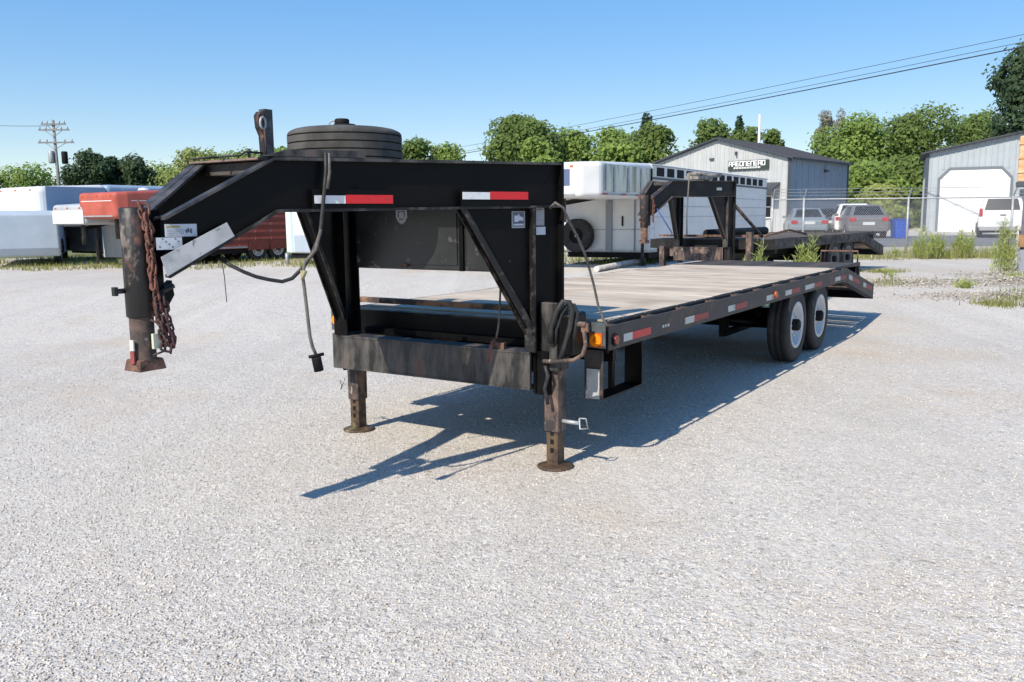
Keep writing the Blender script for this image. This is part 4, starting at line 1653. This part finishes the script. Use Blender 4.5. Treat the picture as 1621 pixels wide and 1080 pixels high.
chain([(-.01, -.02, 1.615), (.02, -.045, 1.50), (.01, -.04, 1.33), (.03, -.04, 1.21), (.04, -.035, 1.10)], 'safety_chain', CHAINM, TR1)
chain([(.01, -.03, 1.60), (-.002, -.045, 1.47), (.02, -.045, 1.35), (.01, -.045, 1.25)], 'safety_chain', CHAINM, TR1)
chain([(.03, -.035, 1.20), (.035, -.045, 1.08), (.05, -.05, .965), (.075, -.055, .955), (.085, -.06, 1.02), (.06, -.045, 1.12), (.045, -.03, 1.2)], 'hanging_chain', CHAIND, TR1)
chain([(.06, -.05, 1.19), (.07, -.055, 1.06), (.085, -.06, .965)], 'hanging_chain', CHAIND, TR1)

# electrical cord with plug hanging off the neck
g = lambda x, z, o=.06: QN(x, z, o)
cord = [g(.80, 1.88, .0), g(.79, 1.874, .055), g(.787, 1.80), g(.775, 1.70), g(.762, 1.605), g(.745, 1.48), g(.70, 1.38), g(.66, 1.32), g(.598, 1.263), g(.55, 1.25), g(.492, 1.262), g(.43, 1.28), g(.377, 1.305), g(.33, 1.335, .04), g(.29, 1.37, .0)]
MB().tube(cord, .0095, 8).build('trailer_cord', CABLE, TR1)
MB().tube([g(.81, 1.88, .0), g(.805, 1.87, .058), g(.80, 1.78, .07), g(.785, 1.70, .07)], .008, 6).build('trailer_cord', CORDG, TR1)
MB().tube([g(.745, 1.50, .07), g(.715, 1.40, .07), g(.66, 1.34, .07), g(.645, 1.28, .07), g(.652, 1.20, .07), g(.657, 1.13, .07), g(.668, .97, .07), g(.68, .91, .07), g(.697, .868, .07)], .0085, 8).build('plug_cord', CORDG, TR1)
pa, pb = g(.694, .862, .07), g(.706, .79, .07)
MB().tube([pa, pa.lerp(pb, .12), pa.lerp(pb, .14), pb], .025, 12).build('plug', HUBM, TR1)
MB().tube([pa + Vector((-.03, .02, .002)), pa + Vector((.035, -.02, .012))], .009, 6).build('plug_cap', HUBM, TR1)
MB().tube([g(.645, 1.30, .075), g(.64, 1.26, .08), g(.652, 1.30, .09)], .012, 6).build('cord_tape', mat('straw_tie', (.30, .27, .15), rough=.8), TR1)
# breakaway cord from the upright to the near corner light
MB().tube([(2.12, -.90, 1.60), (2.02, -1.0, 1.632), (2.08, -1.02, 1.60), (2.147, -1.025, 1.515), (2.24, -1.025, 1.43), (2.329, -1.025, 1.33), (2.40, -1.025, 1.22), (2.456, -1.025, 1.12), (2.51, -1.03, .98), (2.52, -1.06, .90), (2.50, -1.1, .86)], .0085, 6).build('breakaway_cord', CORDG, TR1)
# thin wire under the neck end
MB().tube([(.30, -.17, 1.36), (.31, -.17, 1.28), (.315, -.17, 1.16)], .0025, 4).build('loose_wire', CABLE, TR1)
# hook and small chain on the cross beam
MB().tube([(2.03, -.60, 1.13), (2.03, -.59, .95), (2.035, -.575, .86), (2.04, -.555, .80)], .007, 6).build('hook_cable', CORDG, TR1)
m = MB()
m.tube([(2.03, -.55, .80), (2.028, -.53, .74), (2.028, -.535, .68), (2.028, -.52, .64), (2.028, -.505, .655), (2.028, -.51, .72), (2.03, -.54, .79)], .011, 8)
m.build('hook', CHAINM, TR1)
MB().box((2.03, -.62, .735), (2.06, -.52, .775)).build('hook_tab', RUSTY, TR1)

# spare tyre lying flat on the neck: rests on the trailer, so a thing of its own
sp = o1 + uh * 1.60 + vh * .25
TS = thing('spare_tyre', 'black spare tyre lying flat on top of the gooseneck', 'tyre', (sp.x, sp.y, 1.84), 0)
prof = [(.20, .0), (.23, -.0), (.33, .0), (.355, .012), (.365, .03)]
z = .03
for k in range(4):
    prof += [(.373, z + .001), (.374, z + .0385), (.350, z + .039), (.350, z + .0455)]
    z += .046
prof += [(.373, z + .001), (.371, z + .012), (.364, z + .022), (.35, z + .031), (.33, z + .039), (.30, z + .045), (.25, z + .046), (.225, z + .036), (.205, z + .02)]
MB().lathe([(r * .93, h * .98) for r, h in prof], (0, 0, 0), 'z', 80, False).build('tyre', RUBBERD, TS)
m = MB()
m.lathe([(.20, .02), (.20, .19), (.18, .17), (.17, .11), (.08, .12), (.0, .12)], (0, 0, 0), 'z', 40)
m.build('rim', RIMW, TS)
MB().box((-.05, -.02, .12), (.05, .03, .20)).build('carrier_bar', CABLE, TS)
m = MB()
m.lathe([(0, .318), (.038, .318), (.045, .311), (.045, .288), (.041, .282), (.041, .14)], (-.015, 0, 0), 'z', 20)
m.lathe([(0, .285), (.065, .285), (.07, .28), (.07, .262), (0, .262)], (0, 0, 0), 'z', 20)
m.build('carrier_nut', HUBM, TS)
ring = [(-.075 + .018 * math.cos(a * math.pi / 6), 0, .290 + .018 * math.sin(a * math.pi / 6)) for a in range(13)]
MB().tube(ring, .005, 6, False).build('carrier_ring', STEEL, TS)

# second gooseneck flatbed behind
mats2 = dict(edge=RAIL, top=RAIL, coupler=mat('old_coupler', (.02, .018, .018), (.20, .085, .05), 9, .5, .65, rough=.75), coupler_low=RUSTY, rust=RUSTY,
             black=mat('old_black_paint', (.009, .009, .0095), (.028, .026, .025), 4, .45, .7, rough=.55, spec=.3, c3=RUST, s3=12, t3=(.70, .80)),
             worn=JACK, rail=mat('old_rusted_rail', (.035, .030, .028), (.12, .105, .092), 6, .4, .62, rough=.85, c3=(.16, .08, .05), s3=7, t3=(.62, .74)),
             jack=JACK, jacklow=JACK, wood=WOODO, rim=mat('old_rim', (.16, .15, .14), rough=.7), woodlip=RUSTY)
Y2 = rad(38)
o2 = Vector((2.1, 13.7, .26))
TR2 = thing('flatbed_trailer', 'older rusty gooseneck flatbed trailer parked behind the front one', 'trailer', o2, math.pi / 2 - Y2, 'gooseneck flatbed trailers')
QN2 = gooseneck(TR2, dict(mats=mats2, hw=.50, tip=.08, W=1.2, detail=False, jy=.85, jz=-.11, x1=7.6, xe=9.1, zd=.875, axles=(5.7, 6.55)))
chain([(.06, -.11, 1.58), (.08, -.12, 1.45), (.06, -.12, 1.32), (.07, -.12, 1.18)], 'safety_chain', CHAINM, TR2)
m = MB()
m.box((1.0, -.42, 1.875), (1.55, -.20, 1.93))
m.tube([(1.0, -.25, 1.95), (1.3, -.3, 1.97), (1.6, -.35, 1.94), (1.9, -.4, 1.97)], .035, 7)
m.build('cable_bundle', mat('grey_bundle', (.33, .31, .27), (.12, .10, .09), 10, rough=.8), TR2)
MB().prism([(1.72, 1.71), (1.86, 1.71), (1.86, 1.755), (1.72, 1.755)], lambda x, z: QN2(x, z, .012), lambda x, z: QN2(x, z, .016)).build('decal', mat('green_white_decal', (.55, .62, .55), rough=.5), TR2)
MB().tube([(2.25, -.52, 1.45), (3.3, -.6, .9)], .03, 6).build('brace', JACK, TR2)
MB().tube([(.72, -.40, 1.9), (.70, -.38, 1.3), (.72, -.38, .95)], .012, 5).build('trailer_cord', CORDG, TR2)
MB().tube([(.15, -.14, 1.4), (.45, -.25, 1.02), (.55, -.2, 1.0)], .010, 5).build('blue_cord', mat('blue_cord', (.05, .10, .35), rough=.6), TR2)
# things lying on its deck
p2 = lambda x, y, z: o2 + Vector((math.sin(Y2) * x - math.cos(Y2) * y, math.cos(Y2) * x + math.sin(Y2) * y, z))
m = MB()
m.tube([p2(2.9, .3, .95), p2(6.2, .5, .95)], .085, 10)
tag(m.build('pipe', HUBM), 'long black pipe lying along the deck of the rusty trailer', 'pipe')
m = MB()
m.tube([p2(3.4, -.6, .90), p2(4.4, -.7, 1.0), p2(5.2, -.75, .90)], .02, 6)
tag(m.build('bent_rod', RUSTY), 'bent rusty rod lying on the deck of the rear trailer', 'rod')

# white pole lying on the ground behind the front trailer
a, b = at(944, 435, 19.6), at(1018, 418, 23.0)
m = MB()
m.tube([(a.x, a.y, gz(a.y) + .07), (b.x, b.y, gz(b.y) + .09)], .07, 8)
tag(m.build('white_post', mat('old_white_post', (.55, .52, .48), (.35, .32, .29), 6, rough=.8)), 'old white post lying on the ground under the big horse trailer', 'post')

# ------------------------------------------------------------------ enclosed trailers
SEAM = mat('panel_seam_grey', (.42, .43, .44), rough=.6)
AMBERP_ = AMBERP


def nose_trailer(label, corner, yaw, W, L, nl, zn, zb, zr, m_body, m_nose, m_low, taper=.45, windows=0, slats=False, axles=(), band=None, name='horse_trailer', hitch=True, slope=0.0, rnd=.10, backm=None, ns=.55):
    t = thing(name, label, 'trailer', (corner[0], corner[1], 0), math.pi / 2 - yaw, 'enclosed trailers parked along the back')
    g0 = gz(corner[1])
    MB().box((0, 0, zb), (L, W, zr)).build('body', m_body, t, rnd)
    if nl:
        nt = taper * W
        m = MB()
        poly = [(.04, .0), (-nl * ns, 0), (-nl, nt * .5), (-nl, W - nt * .5), (-nl * ns, W), (.04, W)]
        m.prism(poly, lambda x, y: (x, y, zn + (slope * (-x / nl) if x < 0 else 0)), lambda x, y: (x, y, zr - .004 - (.10 * (-x / nl) if x < 0 else 0)))
        m.build('nose', m_nose, t, rnd)
        if hitch:
            c = W / 2
            MB().tube([(-nl * .72, c, zn + .1), (-nl * .72, c, zn - .55)], .06, 10).build('coupler', BLACKW, t)
            MB().bar((-nl * .72, c, zn - .1), (-nl * .2, c, zn + .05), .08, .1).build('coupler_brace', BLACK, t)
            for yy in (.12, W - .12):
                MB().tube([(-.25, yy, zn), (-.25, yy, g0 + .02)], .045, 6).build('jack_leg', BLACKW if m_nose is not REDP else REDP, t)
                MB().box((-.33, yy - .08, g0), (-.17, yy + .08, g0 + .02)).build('jack_foot', BLACKW, t)
    MB().box((.1, .1, zb - .14), (L - .1, W - .1, zb + .01)).build('underframe', HUBM, t)
    if m_low:
        MB().box((.25, -.012, zb + .08), (L - .2, .0, zb + .75)).build('lower_panel', m_low, t)
    if windows:
        for i in range(windows):
            x = .35 + i * (L - .8) / windows
            w = MB().box((x, -.008, zr - .31), (x + (L - .8) / windows * .70, .012, zr - .09)).build('window', HUBM, t)
    if band:
        MB().box((.0, -.015, zr - .40), (L, -.002, zr - .34)).build('trim_band', band, t)
        MB().box((-.0, -.02, zr - .06), (L, -.002, zr - .03)).build('roof_trim', STEEL, t)
    if slats:
        k = int((zr - zb) / .22)
        for i in range(k):
            z = zb + .12 + i * .22
            MB().box((.05, -.02, z), (L - .05, -.002, z + .13)).build('side_slat', slats, t)
    for i in range(1, 0 if windows else int(L / .62)):
        MB().box((i * .62 - .008, -.009, zb + .03), (i * .62 + .008, -.001, zr - .42 if windows else zr - .12)).build('panel_seam', SEAM, t)
    if nl:
        MB().box((-nl * ns, -.010, zn + .06), (.0, -.002, zn + .10)).build('trim_strip', STEEL, t)
        MB().box((-nl - .008, nt * .5 + .12, zn + .05), (-nl + .002, W - nt * .5 - .12, zn + .09)).build('trim_strip', STEEL, t)
        MB().box((-nl - .010, W * .5 - .04, zr - .22), (-nl + .002, W * .5 + .04, zr - .18)).build('marker_light', AMBERP, t)
        for yy in (nt * .5 + .16, W - nt * .5 - .24):
            MB().box((-nl - .010, yy, zr - .22), (-nl + .002, yy + .08, zr - .18)).build('marker_light', AMBERP, t)
    MB().box((.02, -.012, zb + .02), (L - .02, -.002, zb + .07)).build('bottom_rail', STEEL, t)
    for ax in axles:
        wheel(t, (ax, .14, g0 + .36), R=.36, r=.20, w=.2, outer=-1)
        MB().prism([(ax - .45, zb - .05), (ax + .45, zb - .05), (ax + .38, zb + .25), (ax - .38, zb + .25)], lambda x, z: (x, -.03, z), lambda x, z: (x, .0, z)).build('fender', backm or STEEL, t)
    return t


WHP = mat('white_trailer_paint', (.70, .70, .69), (.60, .61, .60), 1.5, .4, .7, rough=.4, c3=(.42, .40, .36), s3=3, t3=(.66, .85))
WHPG = mat('polished_aluminium', (.40, .42, .45), (.13, .14, .15), 5, .42, .62, rough=.22, metal=.75, stretch=(1, 1, .12))  # dark vertical streaks paint in reflections on the polished metal
WHL = mat('light_grey_trailer', (.40, .43, .45), (.34, .36, .38), 1.5, .4, .7, rough=.5)
WBL = mat('blue_grey_trailer', (.38, .45, .52), (.33, .39, .46), 1.5, .4, .7, rough=.5)
WBB = mat('shaded_trailer_side', (.26, .35, .47), (.32, .40, .50), .8, .4, .6, rough=.45)  # white trailer's side in shade, painted as blue
REDP = mat('faded_red_paint', (.46, .10, .065), (.36, .07, .045), 2.2, .4, .65, rough=.5, c3=(.52, .16, .12), s3=2, t3=(.6, .8))
REDD = mat('rusty_red_slat', (.22, .045, .028), (.13, .03, .02), 3, .4, .65, rough=.7)

# big white horse trailer on the right
HT = nose_trailer('long white and aluminium horse trailer with a row of small windows', (3.54, 22.0), rad(30.8), 2.5, 11.2, 3.3, 1.97, .62, 2.86, WHP, WHP, WHP, taper=.30, ns=.9, windows=14, axles=(6.6, 7.5), band=TRIMD)
# polished panel and details on its nose side
m = MB()
MB().box((-2.85, -.012, 2.12), (.30, -.002, 2.72)).build('polished_panel', WHPG, HT)
MB().box((-2.78, -.02, 2.14), (-2.72, -.003, 2.70)).build('panel_seam', STEEL, HT)
for xx in (-2.35, -1.55, -.75):
    MB().box((xx, -.022, 2.10), (xx + .10, -.013, 2.70)).build('nose_strap', STEEL, HT)
MB().box((-.06, -.03, 2.3), (.0, -.013, 2.72)).build('vent_slot', HUBM, HT)
LRED = mat('marker_red', (.35, .02, .03), rough=.35)
for xx, w_ in ((-2.95, .30), (-1.85, .25), (-1.0, .25)):
    MB().box((xx, -.022, 2.03), (xx + w_, -.013, 2.07)).build('marker_light', LRED, HT)
MB().prism([(-2.36, .72), (-2.455, .72)], lambda a, b: (a, b, 2.2), lambda a, b: (a, b, 2.6)) if False else None
nw = MB()
nw.box((-3.312, .62, 2.24), (-3.298, 1.45, 2.60))
nw.build('nose_window', mat('nose_glass', (.10, .13, .24), rough=.12), HT)
# front wall of the body below the nose
for k_ in range(5):
    MB().box((.1, -.011, .95 + k_ * .28), (11.1, -.002, .965 + k_ * .28)).build('side_seam', SEAM, HT)
for yy in (.42, 1.06):
    MB().box((-.05, yy, .66), (-.003, yy + .17 if yy > 1 else yy + .02, 1.95)).build('wall_post', mat('post_grey', (.25, .27, .30), rough=.5) if yy < 1 else bpy.data.materials['post_grey'], HT)
MB().box((-.012, .1, 1.20), (-.002, 2.4, 1.225)).build('wall_seam', STEEL, HT)
MB().box((-.03, .75, 1.3), (-.004, .79, 1.55)).build('handle', HUBM, HT)
st = bpy.data.objects.new('spare_wheel', None)
COL.objects.link(st)
st.parent = HT
st.location = (-.16, 1.98, 1.06)
st.rotation_euler = (0, 0, rad(90))
me = tyre_meshes(.44, .20, .22)
me.materials.append(RUBBER)
oo = bpy.data.objects.new('tyre', me)
COL.objects.link(oo)
oo.parent = st
MB().lathe([(.21, .09), (.19, .05), (.1, .03), (.0, .03)], (0, 0, 0), 'y', 24).build('rim', HUBM, st)
MB().lathe([(.05, .03), (.05, .09), (0, .09)], (0, 0, 0), 'y', 16).build('hub_cap', STEEL, st)

# white horse trailer A at the left
A_ = nose_trailer('white gooseneck horse trailer with its shaded side coloured blue, at the far left', (xat(62, 26.2) + 2.2 * math.sin(YAW), 26.2 + 2.2 * math.cos(YAW)), YAW, 2.5, 7.0, 2.2, 1.40, .65, 2.72, WBB, WHP, WHL, taper=.16, ns=.93, axles=(4.6, 5.4), rnd=.16)
MB().box((-2.206, .32, 1.56), (-2.196, 2.18, 1.80)).build('grey_band', WHL, A_)
MB().box((-2.206, .40, 2.10), (-2.196, 1.15, 2.11)).build('nose_seam', SEAM, A_)
MB().box((-2.206, 1.15, 2.02), (-2.196, 2.2, 2.03)).build('nose_seam', SEAM, A_)
MB().box((-1.95, -.012, 1.50), (-.02, -.002, 2.62)).build('shaded_side_panel', WBB, A_)  # bluish shade laid on the white nose as a panel
MB().box((-.010, .05, .58), (.0, 2.45, 1.42)).build('front_wall', WHL, A_)
# compartments on A's front wall
for yy, zz in ((.25, 1.0), (1.2, 1.0)):
    MB().box((-.012, yy, zz - .18), (-.002, yy + .7, zz + .18)).build('hatch', WHL, A_)
# B small grey trailer
B_ = nose_trailer('small grey and white stock trailer between the white and red trailers', (xat(136, 23.6) + 1.5 * math.sin(YAW), 23.6 + 1.5 * math.cos(YAW)), YAW, 1.75, 4.2, 1.5, 1.46, .62, 2.12, WHL, WHL, None, taper=.1, axles=(2.6, 3.4), slope=0)
MB().box((-1.512, .12, 1.50), (-1.49, 1.63, 1.86)).build('white_panel', WHP, B_)
MB().box((-.010, .03, .50), (.0, 1.72, 1.46)).build('front_wall', WHL, B_)
MB().box((-.012, .35, .95), (-.002, 1.1, 1.25)).build('hatch', WHL, B_)
# C red
C_ = nose_trailer('faded red gooseneck stock trailer with slatted rusty sides', (xat(187, 22.8) + 2.0 * math.sin(YAW), 22.8 + 2.0 * math.cos(YAW)), YAW, 1.9, 4.6, 2.0, 1.62, .70, 2.42, REDP, REDP, None, taper=.12, ns=.85, slats=REDD, axles=(2.6, 3.4), backm=REDD)
MB().box((-2.006, .25, 2.08), (-1.996, 1.65, 2.10)).build('white_line', WHP, C_)
MB().box((-1.6, -.010, 2.08), (-.02, -.002, 2.10)).build('white_line', WHP, C_)
MB().lathe([(0, .08), (.12, .06), (.16, 0)], (-.6, .9, 2.40), 'z', 16).build('roof_vent', WHP, C_)
# D white box with red graphic
D_ = nose_trailer('white enclosed trailer with blue stripe and red graphic, behind the neck', (xat(522, 23.5), 23.5), YAW, 1.75, 5.0, 0, 0, .62, 2.35, WHP, WHP, None, name='enclosed_trailer', rnd=.05, axles=(2.6, 3.4))
MB().box((-.012, 1.45, .64), (-.002, 1.52, 2.30)).build('corner_trim', mat('cyan_trim', (.40, .60, .75), rough=.4), D_)
MB().box((-.012, .42, .66), (-.002, 1.40, 1.12)).build('lower_panel', WBL, D_)
g_ = MB()
g_.prism([(.02, .70), (.30, .70), (.22, .95), (.30, 1.25), (.12, 1.35), (.05, 1.1)], lambda y, z: (-.012, y, z), lambda y, z: (-.003, y, z))
g_.build('red_graphic', mat('graphic_red', (.38, .05, .05), rough=.5), D_)
MB().tube([(-.1, 1.62, .62), (-.1, 1.62, gz(24))], .05, 6).build('jack_leg', STEEL, D_)
# E van side at far left (lower wall with wheel, bluish shade in its colour)
Ex, Ey = xat(104, 29.5), 29.5


def van():
    t = thing('parked_van', 'white van, coloured blue grey for shade, parked under the nose of the white trailer', 'van', (Ex, Ey, gz(Ey)), math.pi / 2 - YAW + rad(58))
    L, W, H = 5.2, 1.9, 1.55
    m = MB()
    m.prism([(0, .28), (.25, .26), (L - .1, .26), (L, .5), (L, H - .1), (L - .15, H), (.35, H), (.0, 1.0)], lambda x, z: (-x, 0, z), lambda x, z: (-x, W, z))
    m.build('body', WBL, t, .06)  # shade on the white side is put into this body colour
    for x in (.6, L - 1.0):
        w = wheel(t, (-x, .12, .33), R=.33, r=.19, w=.2, outer=-1)
        a = MB()
        a.tube([(-x + .40 * math.cos(k * math.pi / 10), -.006, .33 + .40 * math.sin(k * math.pi / 10)) for k in range(11)], .035, 6)
        a.build('wheel_arch', HUBM, t)
    MB().box((-1.62, -.006, .4), (-1.60, .001, 1.4)).build('door_seam', HUBM, t)
    MB().box((-2.9, -.006, .4), (-2.88, .001, 1.4)).build('door_seam', HUBM, t)
    MB().box((-1.5, -.02, .95), (-1.35, .0, .99)).build('door_handle', HUBM, t)
    for z in (.55,):
        MB().box((-L + .2, -.008, z), (-.2, .001, z + .04)).build('side_molding', WHL, t)


van()

# ------------------------------------------------------------------ cars
def car(name, label, cat, loc, rz, L, W, H, paint, kind, tail=None):
    """seen from the rear: x points forward, rear bumper at x=0"""
    t = thing(name, label, cat, loc, rz, 'vehicles parked behind the fence')
    h0 = .26
    if kind == 'sedan':
        low = [(0, .35), (.05, h0), (L, h0), (L, .55), (L - .3, .72), (L - 1.25, .88), (.7, .92), (.08, .90), (0, .75)]
        gh = [(.65, .90), (1.25, H), (2.55, H), (3.35, .86)]
    elif kind == 'suv':
        low = [(0, .4), (.05, h0 + .05), (L, h0 + .05), (L, .65), (L - .3, .88), (L - 1.2, 1.02), (.05, 1.02), (0, .9)]
        gh = [(.08, 1.0), (.72, H), (2.7, H), (3.7, 1.0)]
    else:
        low = [(0, .5), (.05, .42), (L, .42), (L, .85), (L - .3, 1.05), (L - 1.4, 1.18), (1.9, 1.18), (0, 1.18)]
        gh = [(1.9, 1.15), (2.15, H), (3.4, H), (4.1, 1.16)]
    m = MB()
    m.prism(low, lambda x, z: (x, -W / 2, z), lambda x, z: (x, W / 2, z))
    m.build('body', paint, t, .13)
    zb = gh[0][1]
    inset = .26 if kind != 'pickup' else .2

    def yy(z, s):
        return s * (W / 2 - .04 - inset * (z - zb) / (H - zb))
    m = MB()
    m.prism(gh, lambda x, z: (x, yy(z, -1), z), lambda x, z: (x, yy(z, 1), z))
    m.build('cabin', paint, t, .09)
    # rear glass
    (x0, z0), (x1, z1) = gh[0], gh[1]
    a, b = .14, .88
    q = lambda f_, s, k=.80: (x0 + (x1 - x0) * f_ - .012, yy(z0 + (z1 - z0) * f_, s) * k, z0 + (z1 - z0) * f_ + .004)
    m = MB()
    m.add([q(a, -1), q(a, 1), q(b, 1), q(b, -1)] + [(p[0] + .02, p[1], p[2] - .01) for p in (q(a, -1), q(a, 1), q(b, 1), q(b, -1))],
          [(0, 1, 2, 3), (7, 6, 5, 4), (0, 4, 5, 1), (1, 5, 6, 2), (2, 6, 7, 3), (3, 7, 4, 0)])
    m.build('rear_window', GLASS, t)
    for s in (-1, 1):
        (xa, za), (xb, zb_), (xc, zc), (xd, zd_) = gh
        def w_(x, z):
            return (x, yy(z, s) + s * .006, z)
        m = MB()
        zz0, zz1 = za + (H - za) * .15, za + (H - za) * .85
        xs0 = xa + (xb - xa) * .35 + .12
        m.add([w_(xs0, zz0), w_(xd - .35, zz0), w_(xc - .05, zz1), w_(xb + .12, zz1)] + [(p[0], p[1] - s * .02, p[2]) for p in (w_(xs0, zz0), w_(xd - .35, zz0), w_(xc - .05, zz1), w_(xb + .12, zz1))],
              [(0, 1, 2, 3), (7, 6, 5, 4), (0, 4, 5, 1), (1, 5, 6, 2), (2, 6, 7, 3), (3, 7, 4, 0)])
        m.build('side_window', GLASS, t)
        zt = low[-1][1]
        tw = .30 if kind != 'pickup' else .14
        th = .20 if kind != 'pickup' else .42
        MB().box((-.02, s * (W / 2 - .04), zt - th * .5), (.10, s * (W / 2 - .04 - tw), zt + th * .35)).build('taillight', TAIL, t, .01)
        MB().box((gh[3][0] - .5, s * (W / 2), gh[0][1] + .02), (gh[3][0] - .35, s * (W / 2 + .18), gh[0][1] + .16)).build('mirror', paint, t, .02)
    MB().box((-.015, -.26, .62 if kind != 'pickup' else .62), (.02, .26, .76)).build('number_plate', PLATE, t)
    MB().box((-.08, -W / 2 + .06, .33), (.06, W / 2 - .06, .55)).build('bumper', paint if kind != 'pickup' else STEEL, t, .03)
    MB().box((-.0, -W / 2 + .15, h0 - .02), (.2, W / 2 - .15, .34)).build('undertray', HUBM, t)
    if kind == 'pickup':
        MB().box((-.012, -W / 2 + .2, .72), (.0, W / 2 - .2, 1.14)).build('tailgate', paint, t, .01)
        MB().box((-.02, -.12, 1.0), (-.008, .12, 1.05)).build('tailgate_handle', HUBM, t)
        MB().box((.2, -W / 2 + .12, 1.181), (1.85, W / 2 - .12, 1.188)).build('bed_opening', HUBM, t)
    R = .33 if kind != 'pickup' else .39
    for x in (.95, L - .85):
        for s in (-1, 1):
            wheel(t, (x, s * (W / 2 - .10), R), R=R, r=R * .6, w=.22, outer=s, rimmat=STEEL, hub=False)
    return t


TAIL = mat('tail_red', (.40, .02, .03), rough=.25)
PLATE = mat('plate_pale', (.55, .58, .58), rough=.4)
PSIL = mat('silver_paint', (.42, .43, .44), rough=.3, metal=.4)
PWHT = mat('white_car_paint', (.72, .72, .71), rough=.3)
PGRY = mat('grey_car_paint', (.20, .19, .19), rough=.3, metal=.4)
PDRK = mat('dark_car_paint', (.06, .065, .075), rough=.3, metal=.3)
PBLU = mat('bluish_silver_paint', (.26, .30, .33), rough=.3, metal=.4)


def zlift(Y, extra=0):
    return gz(Y) + extra


car('parked_car', 'bluish silver sedan parked nose in beside the gabled building, red tail lights', 'car', (xat(1282, 43), 43, gz(43)), rad(90) - rad(13), 4.7, 1.8, 1.42, PBLU, 'sedan')
car('parked_car', 'dark sedan half hidden between the silver cars', 'car', (xat(1316, 45), 45.5, gz(45)), rad(90) - rad(8), 4.6, 1.8, 1.42, PDRK, 'sedan')
car('parked_car', 'white estate car with roof rails behind the grey hatchback', 'car', (xat(1353, 43), 43, gz(43)), rad(90) - rad(17), 4.6, 1.85, 1.62, PWHT, 'suv')
car('parked_car', 'silver grey hatchback in front of the white car', 'car', (xat(1376, 40), 40, gz(40)), rad(90) - rad(13), 4.4, 1.8, 1.55, PGRY, 'suv')
car('pickup_truck', 'white pickup truck parked before the white garage door', 'pickup', (xat(1588, 39), 39, gz(39)), rad(90) - rad(28), 5.6, 1.98, 1.86, PWHT, 'pickup')

# blue bin
bx, bY = xat(1425, 40), 40.0
bt = thing('wheeled_bin', 'bright blue wheeled bin standing beside the grey hatchback', 'bin', (bx, bY, gz(bY)))
bt.scale = (.82, .82, .86)
MB().prism([(-.34, 0), (.34, 0), (.40, .98), (-.40, .98)], lambda x, z: (x, -.34, z), lambda x, z: (x, .34, z)).build('bin_body', mat('bin_blue', (.015, .075, .42), rough=.4), bt, .03)
MB().box((-.42, -.38, .98), (.42, .38, 1.04)).build('lid', bpy.data.materials['bin_blue'], bt, .02)

# weeds and vines
weed('tall green weed clump at the fence, left of the next clump', 1472, 24.0, 362, 52, n=2200, seed=1)
weed('tall green weed clump at the fence, right of the first clump', 1526, 24.2, 364, 46, n=1700, seed=2)
weed('large airy green weed standing nearest the right edge', 1592, 17.5, 350, 44, n=1100, seed=3)
weed('small weed by the steel fence post', 1418, 23.5, 392, 14, n=160, seed=4)
weed('thin dry weed stalk on the rubble', 1410, 16.6, 432, 18, n=90, seed=5)
weed('green vine clump growing beside the rusty trailer legs', 1203, 13.2, 380, 40, base=.1, n=1500, name='vine_plant', seed=6)
weed('green vine climbing the side of the rusty trailer', 1278, 13.8, 360, 30, base=.15, n=1500, name='vine_plant', seed=7)
weed('low green weeds under the rusty trailer deck', 1258, 14.5, 408, 44, base=.17, n=700, seed=8)
weed('tiny weed tuft on the rubble heap left end', 1530, 15.4, 452, 30, n=200, seed=9)
weed('short weed at the right edge of the yard', 1612, 16.2, 440, 30, n=260, seed=10)

# orange crate like tank on a stand at the right edge
sx, sy = xat(1606, 17.6), 17.6
sg = gz(sy)
zt, zb_ = at(1612, 215, sy).z, at(1612, 290, sy).z
t = thing('tank_stand', 'weathered orange tank box on a steel stand cut by the right edge', 'tank stand', (sx, sy, sg), -rad(31))
ORG = mat('weathered_orange', (.62, .30, .13), (.60, .46, .30), 2.2, .4, .6, rough=.7, c3=(.30, .12, .06), s3=5, t3=(.62, .75), bump=.15, stretch=(1, 1, 3))
MB().box((0, 0, zb_ + .02 - sg), (1.5, 1.1, zt - sg)).build('tank_box', ORG, t, .03)
for k in range(3):
    z = zb_ - sg + .2 + k * .28
    MB().box((-.01, -.02, z), (1.5, .0, z + .05)).build('box_rib', ORG, t)
MB().box((-.02, -.04, zb_ - .06 - sg), (1.52, 1.12, zb_ + .02 - sg)).build('base_plate', TRIMD, t)
PUR = mat('dull_purple_steel', (.11, .10, .13), (.17, .15, .17), 6, rough=.6)
for x in (.13, 1.35):
    for y in (.05, 1.0):
        MB().box((x, y, 0), (x + .1, y + .08, zb_ - .06 - sg)).build('leg', PUR, t)
MB().box((.06, -.02, 0), (.10, .03, 1.0)).build('white_upright', WHITEW, t)
MB().box((.10, -.01, .55), (1.4, .03, .80)).build('wood_board', mat('stand_wood', (.35, .19, .10), (.22, .12, .07), 5, rough=.8), t)
MB().box((.10, -.01, .04), (1.4, .03, .50)).build('steel_panel', mat('stand_steel', (.26, .27, .32), rough=.5), t)
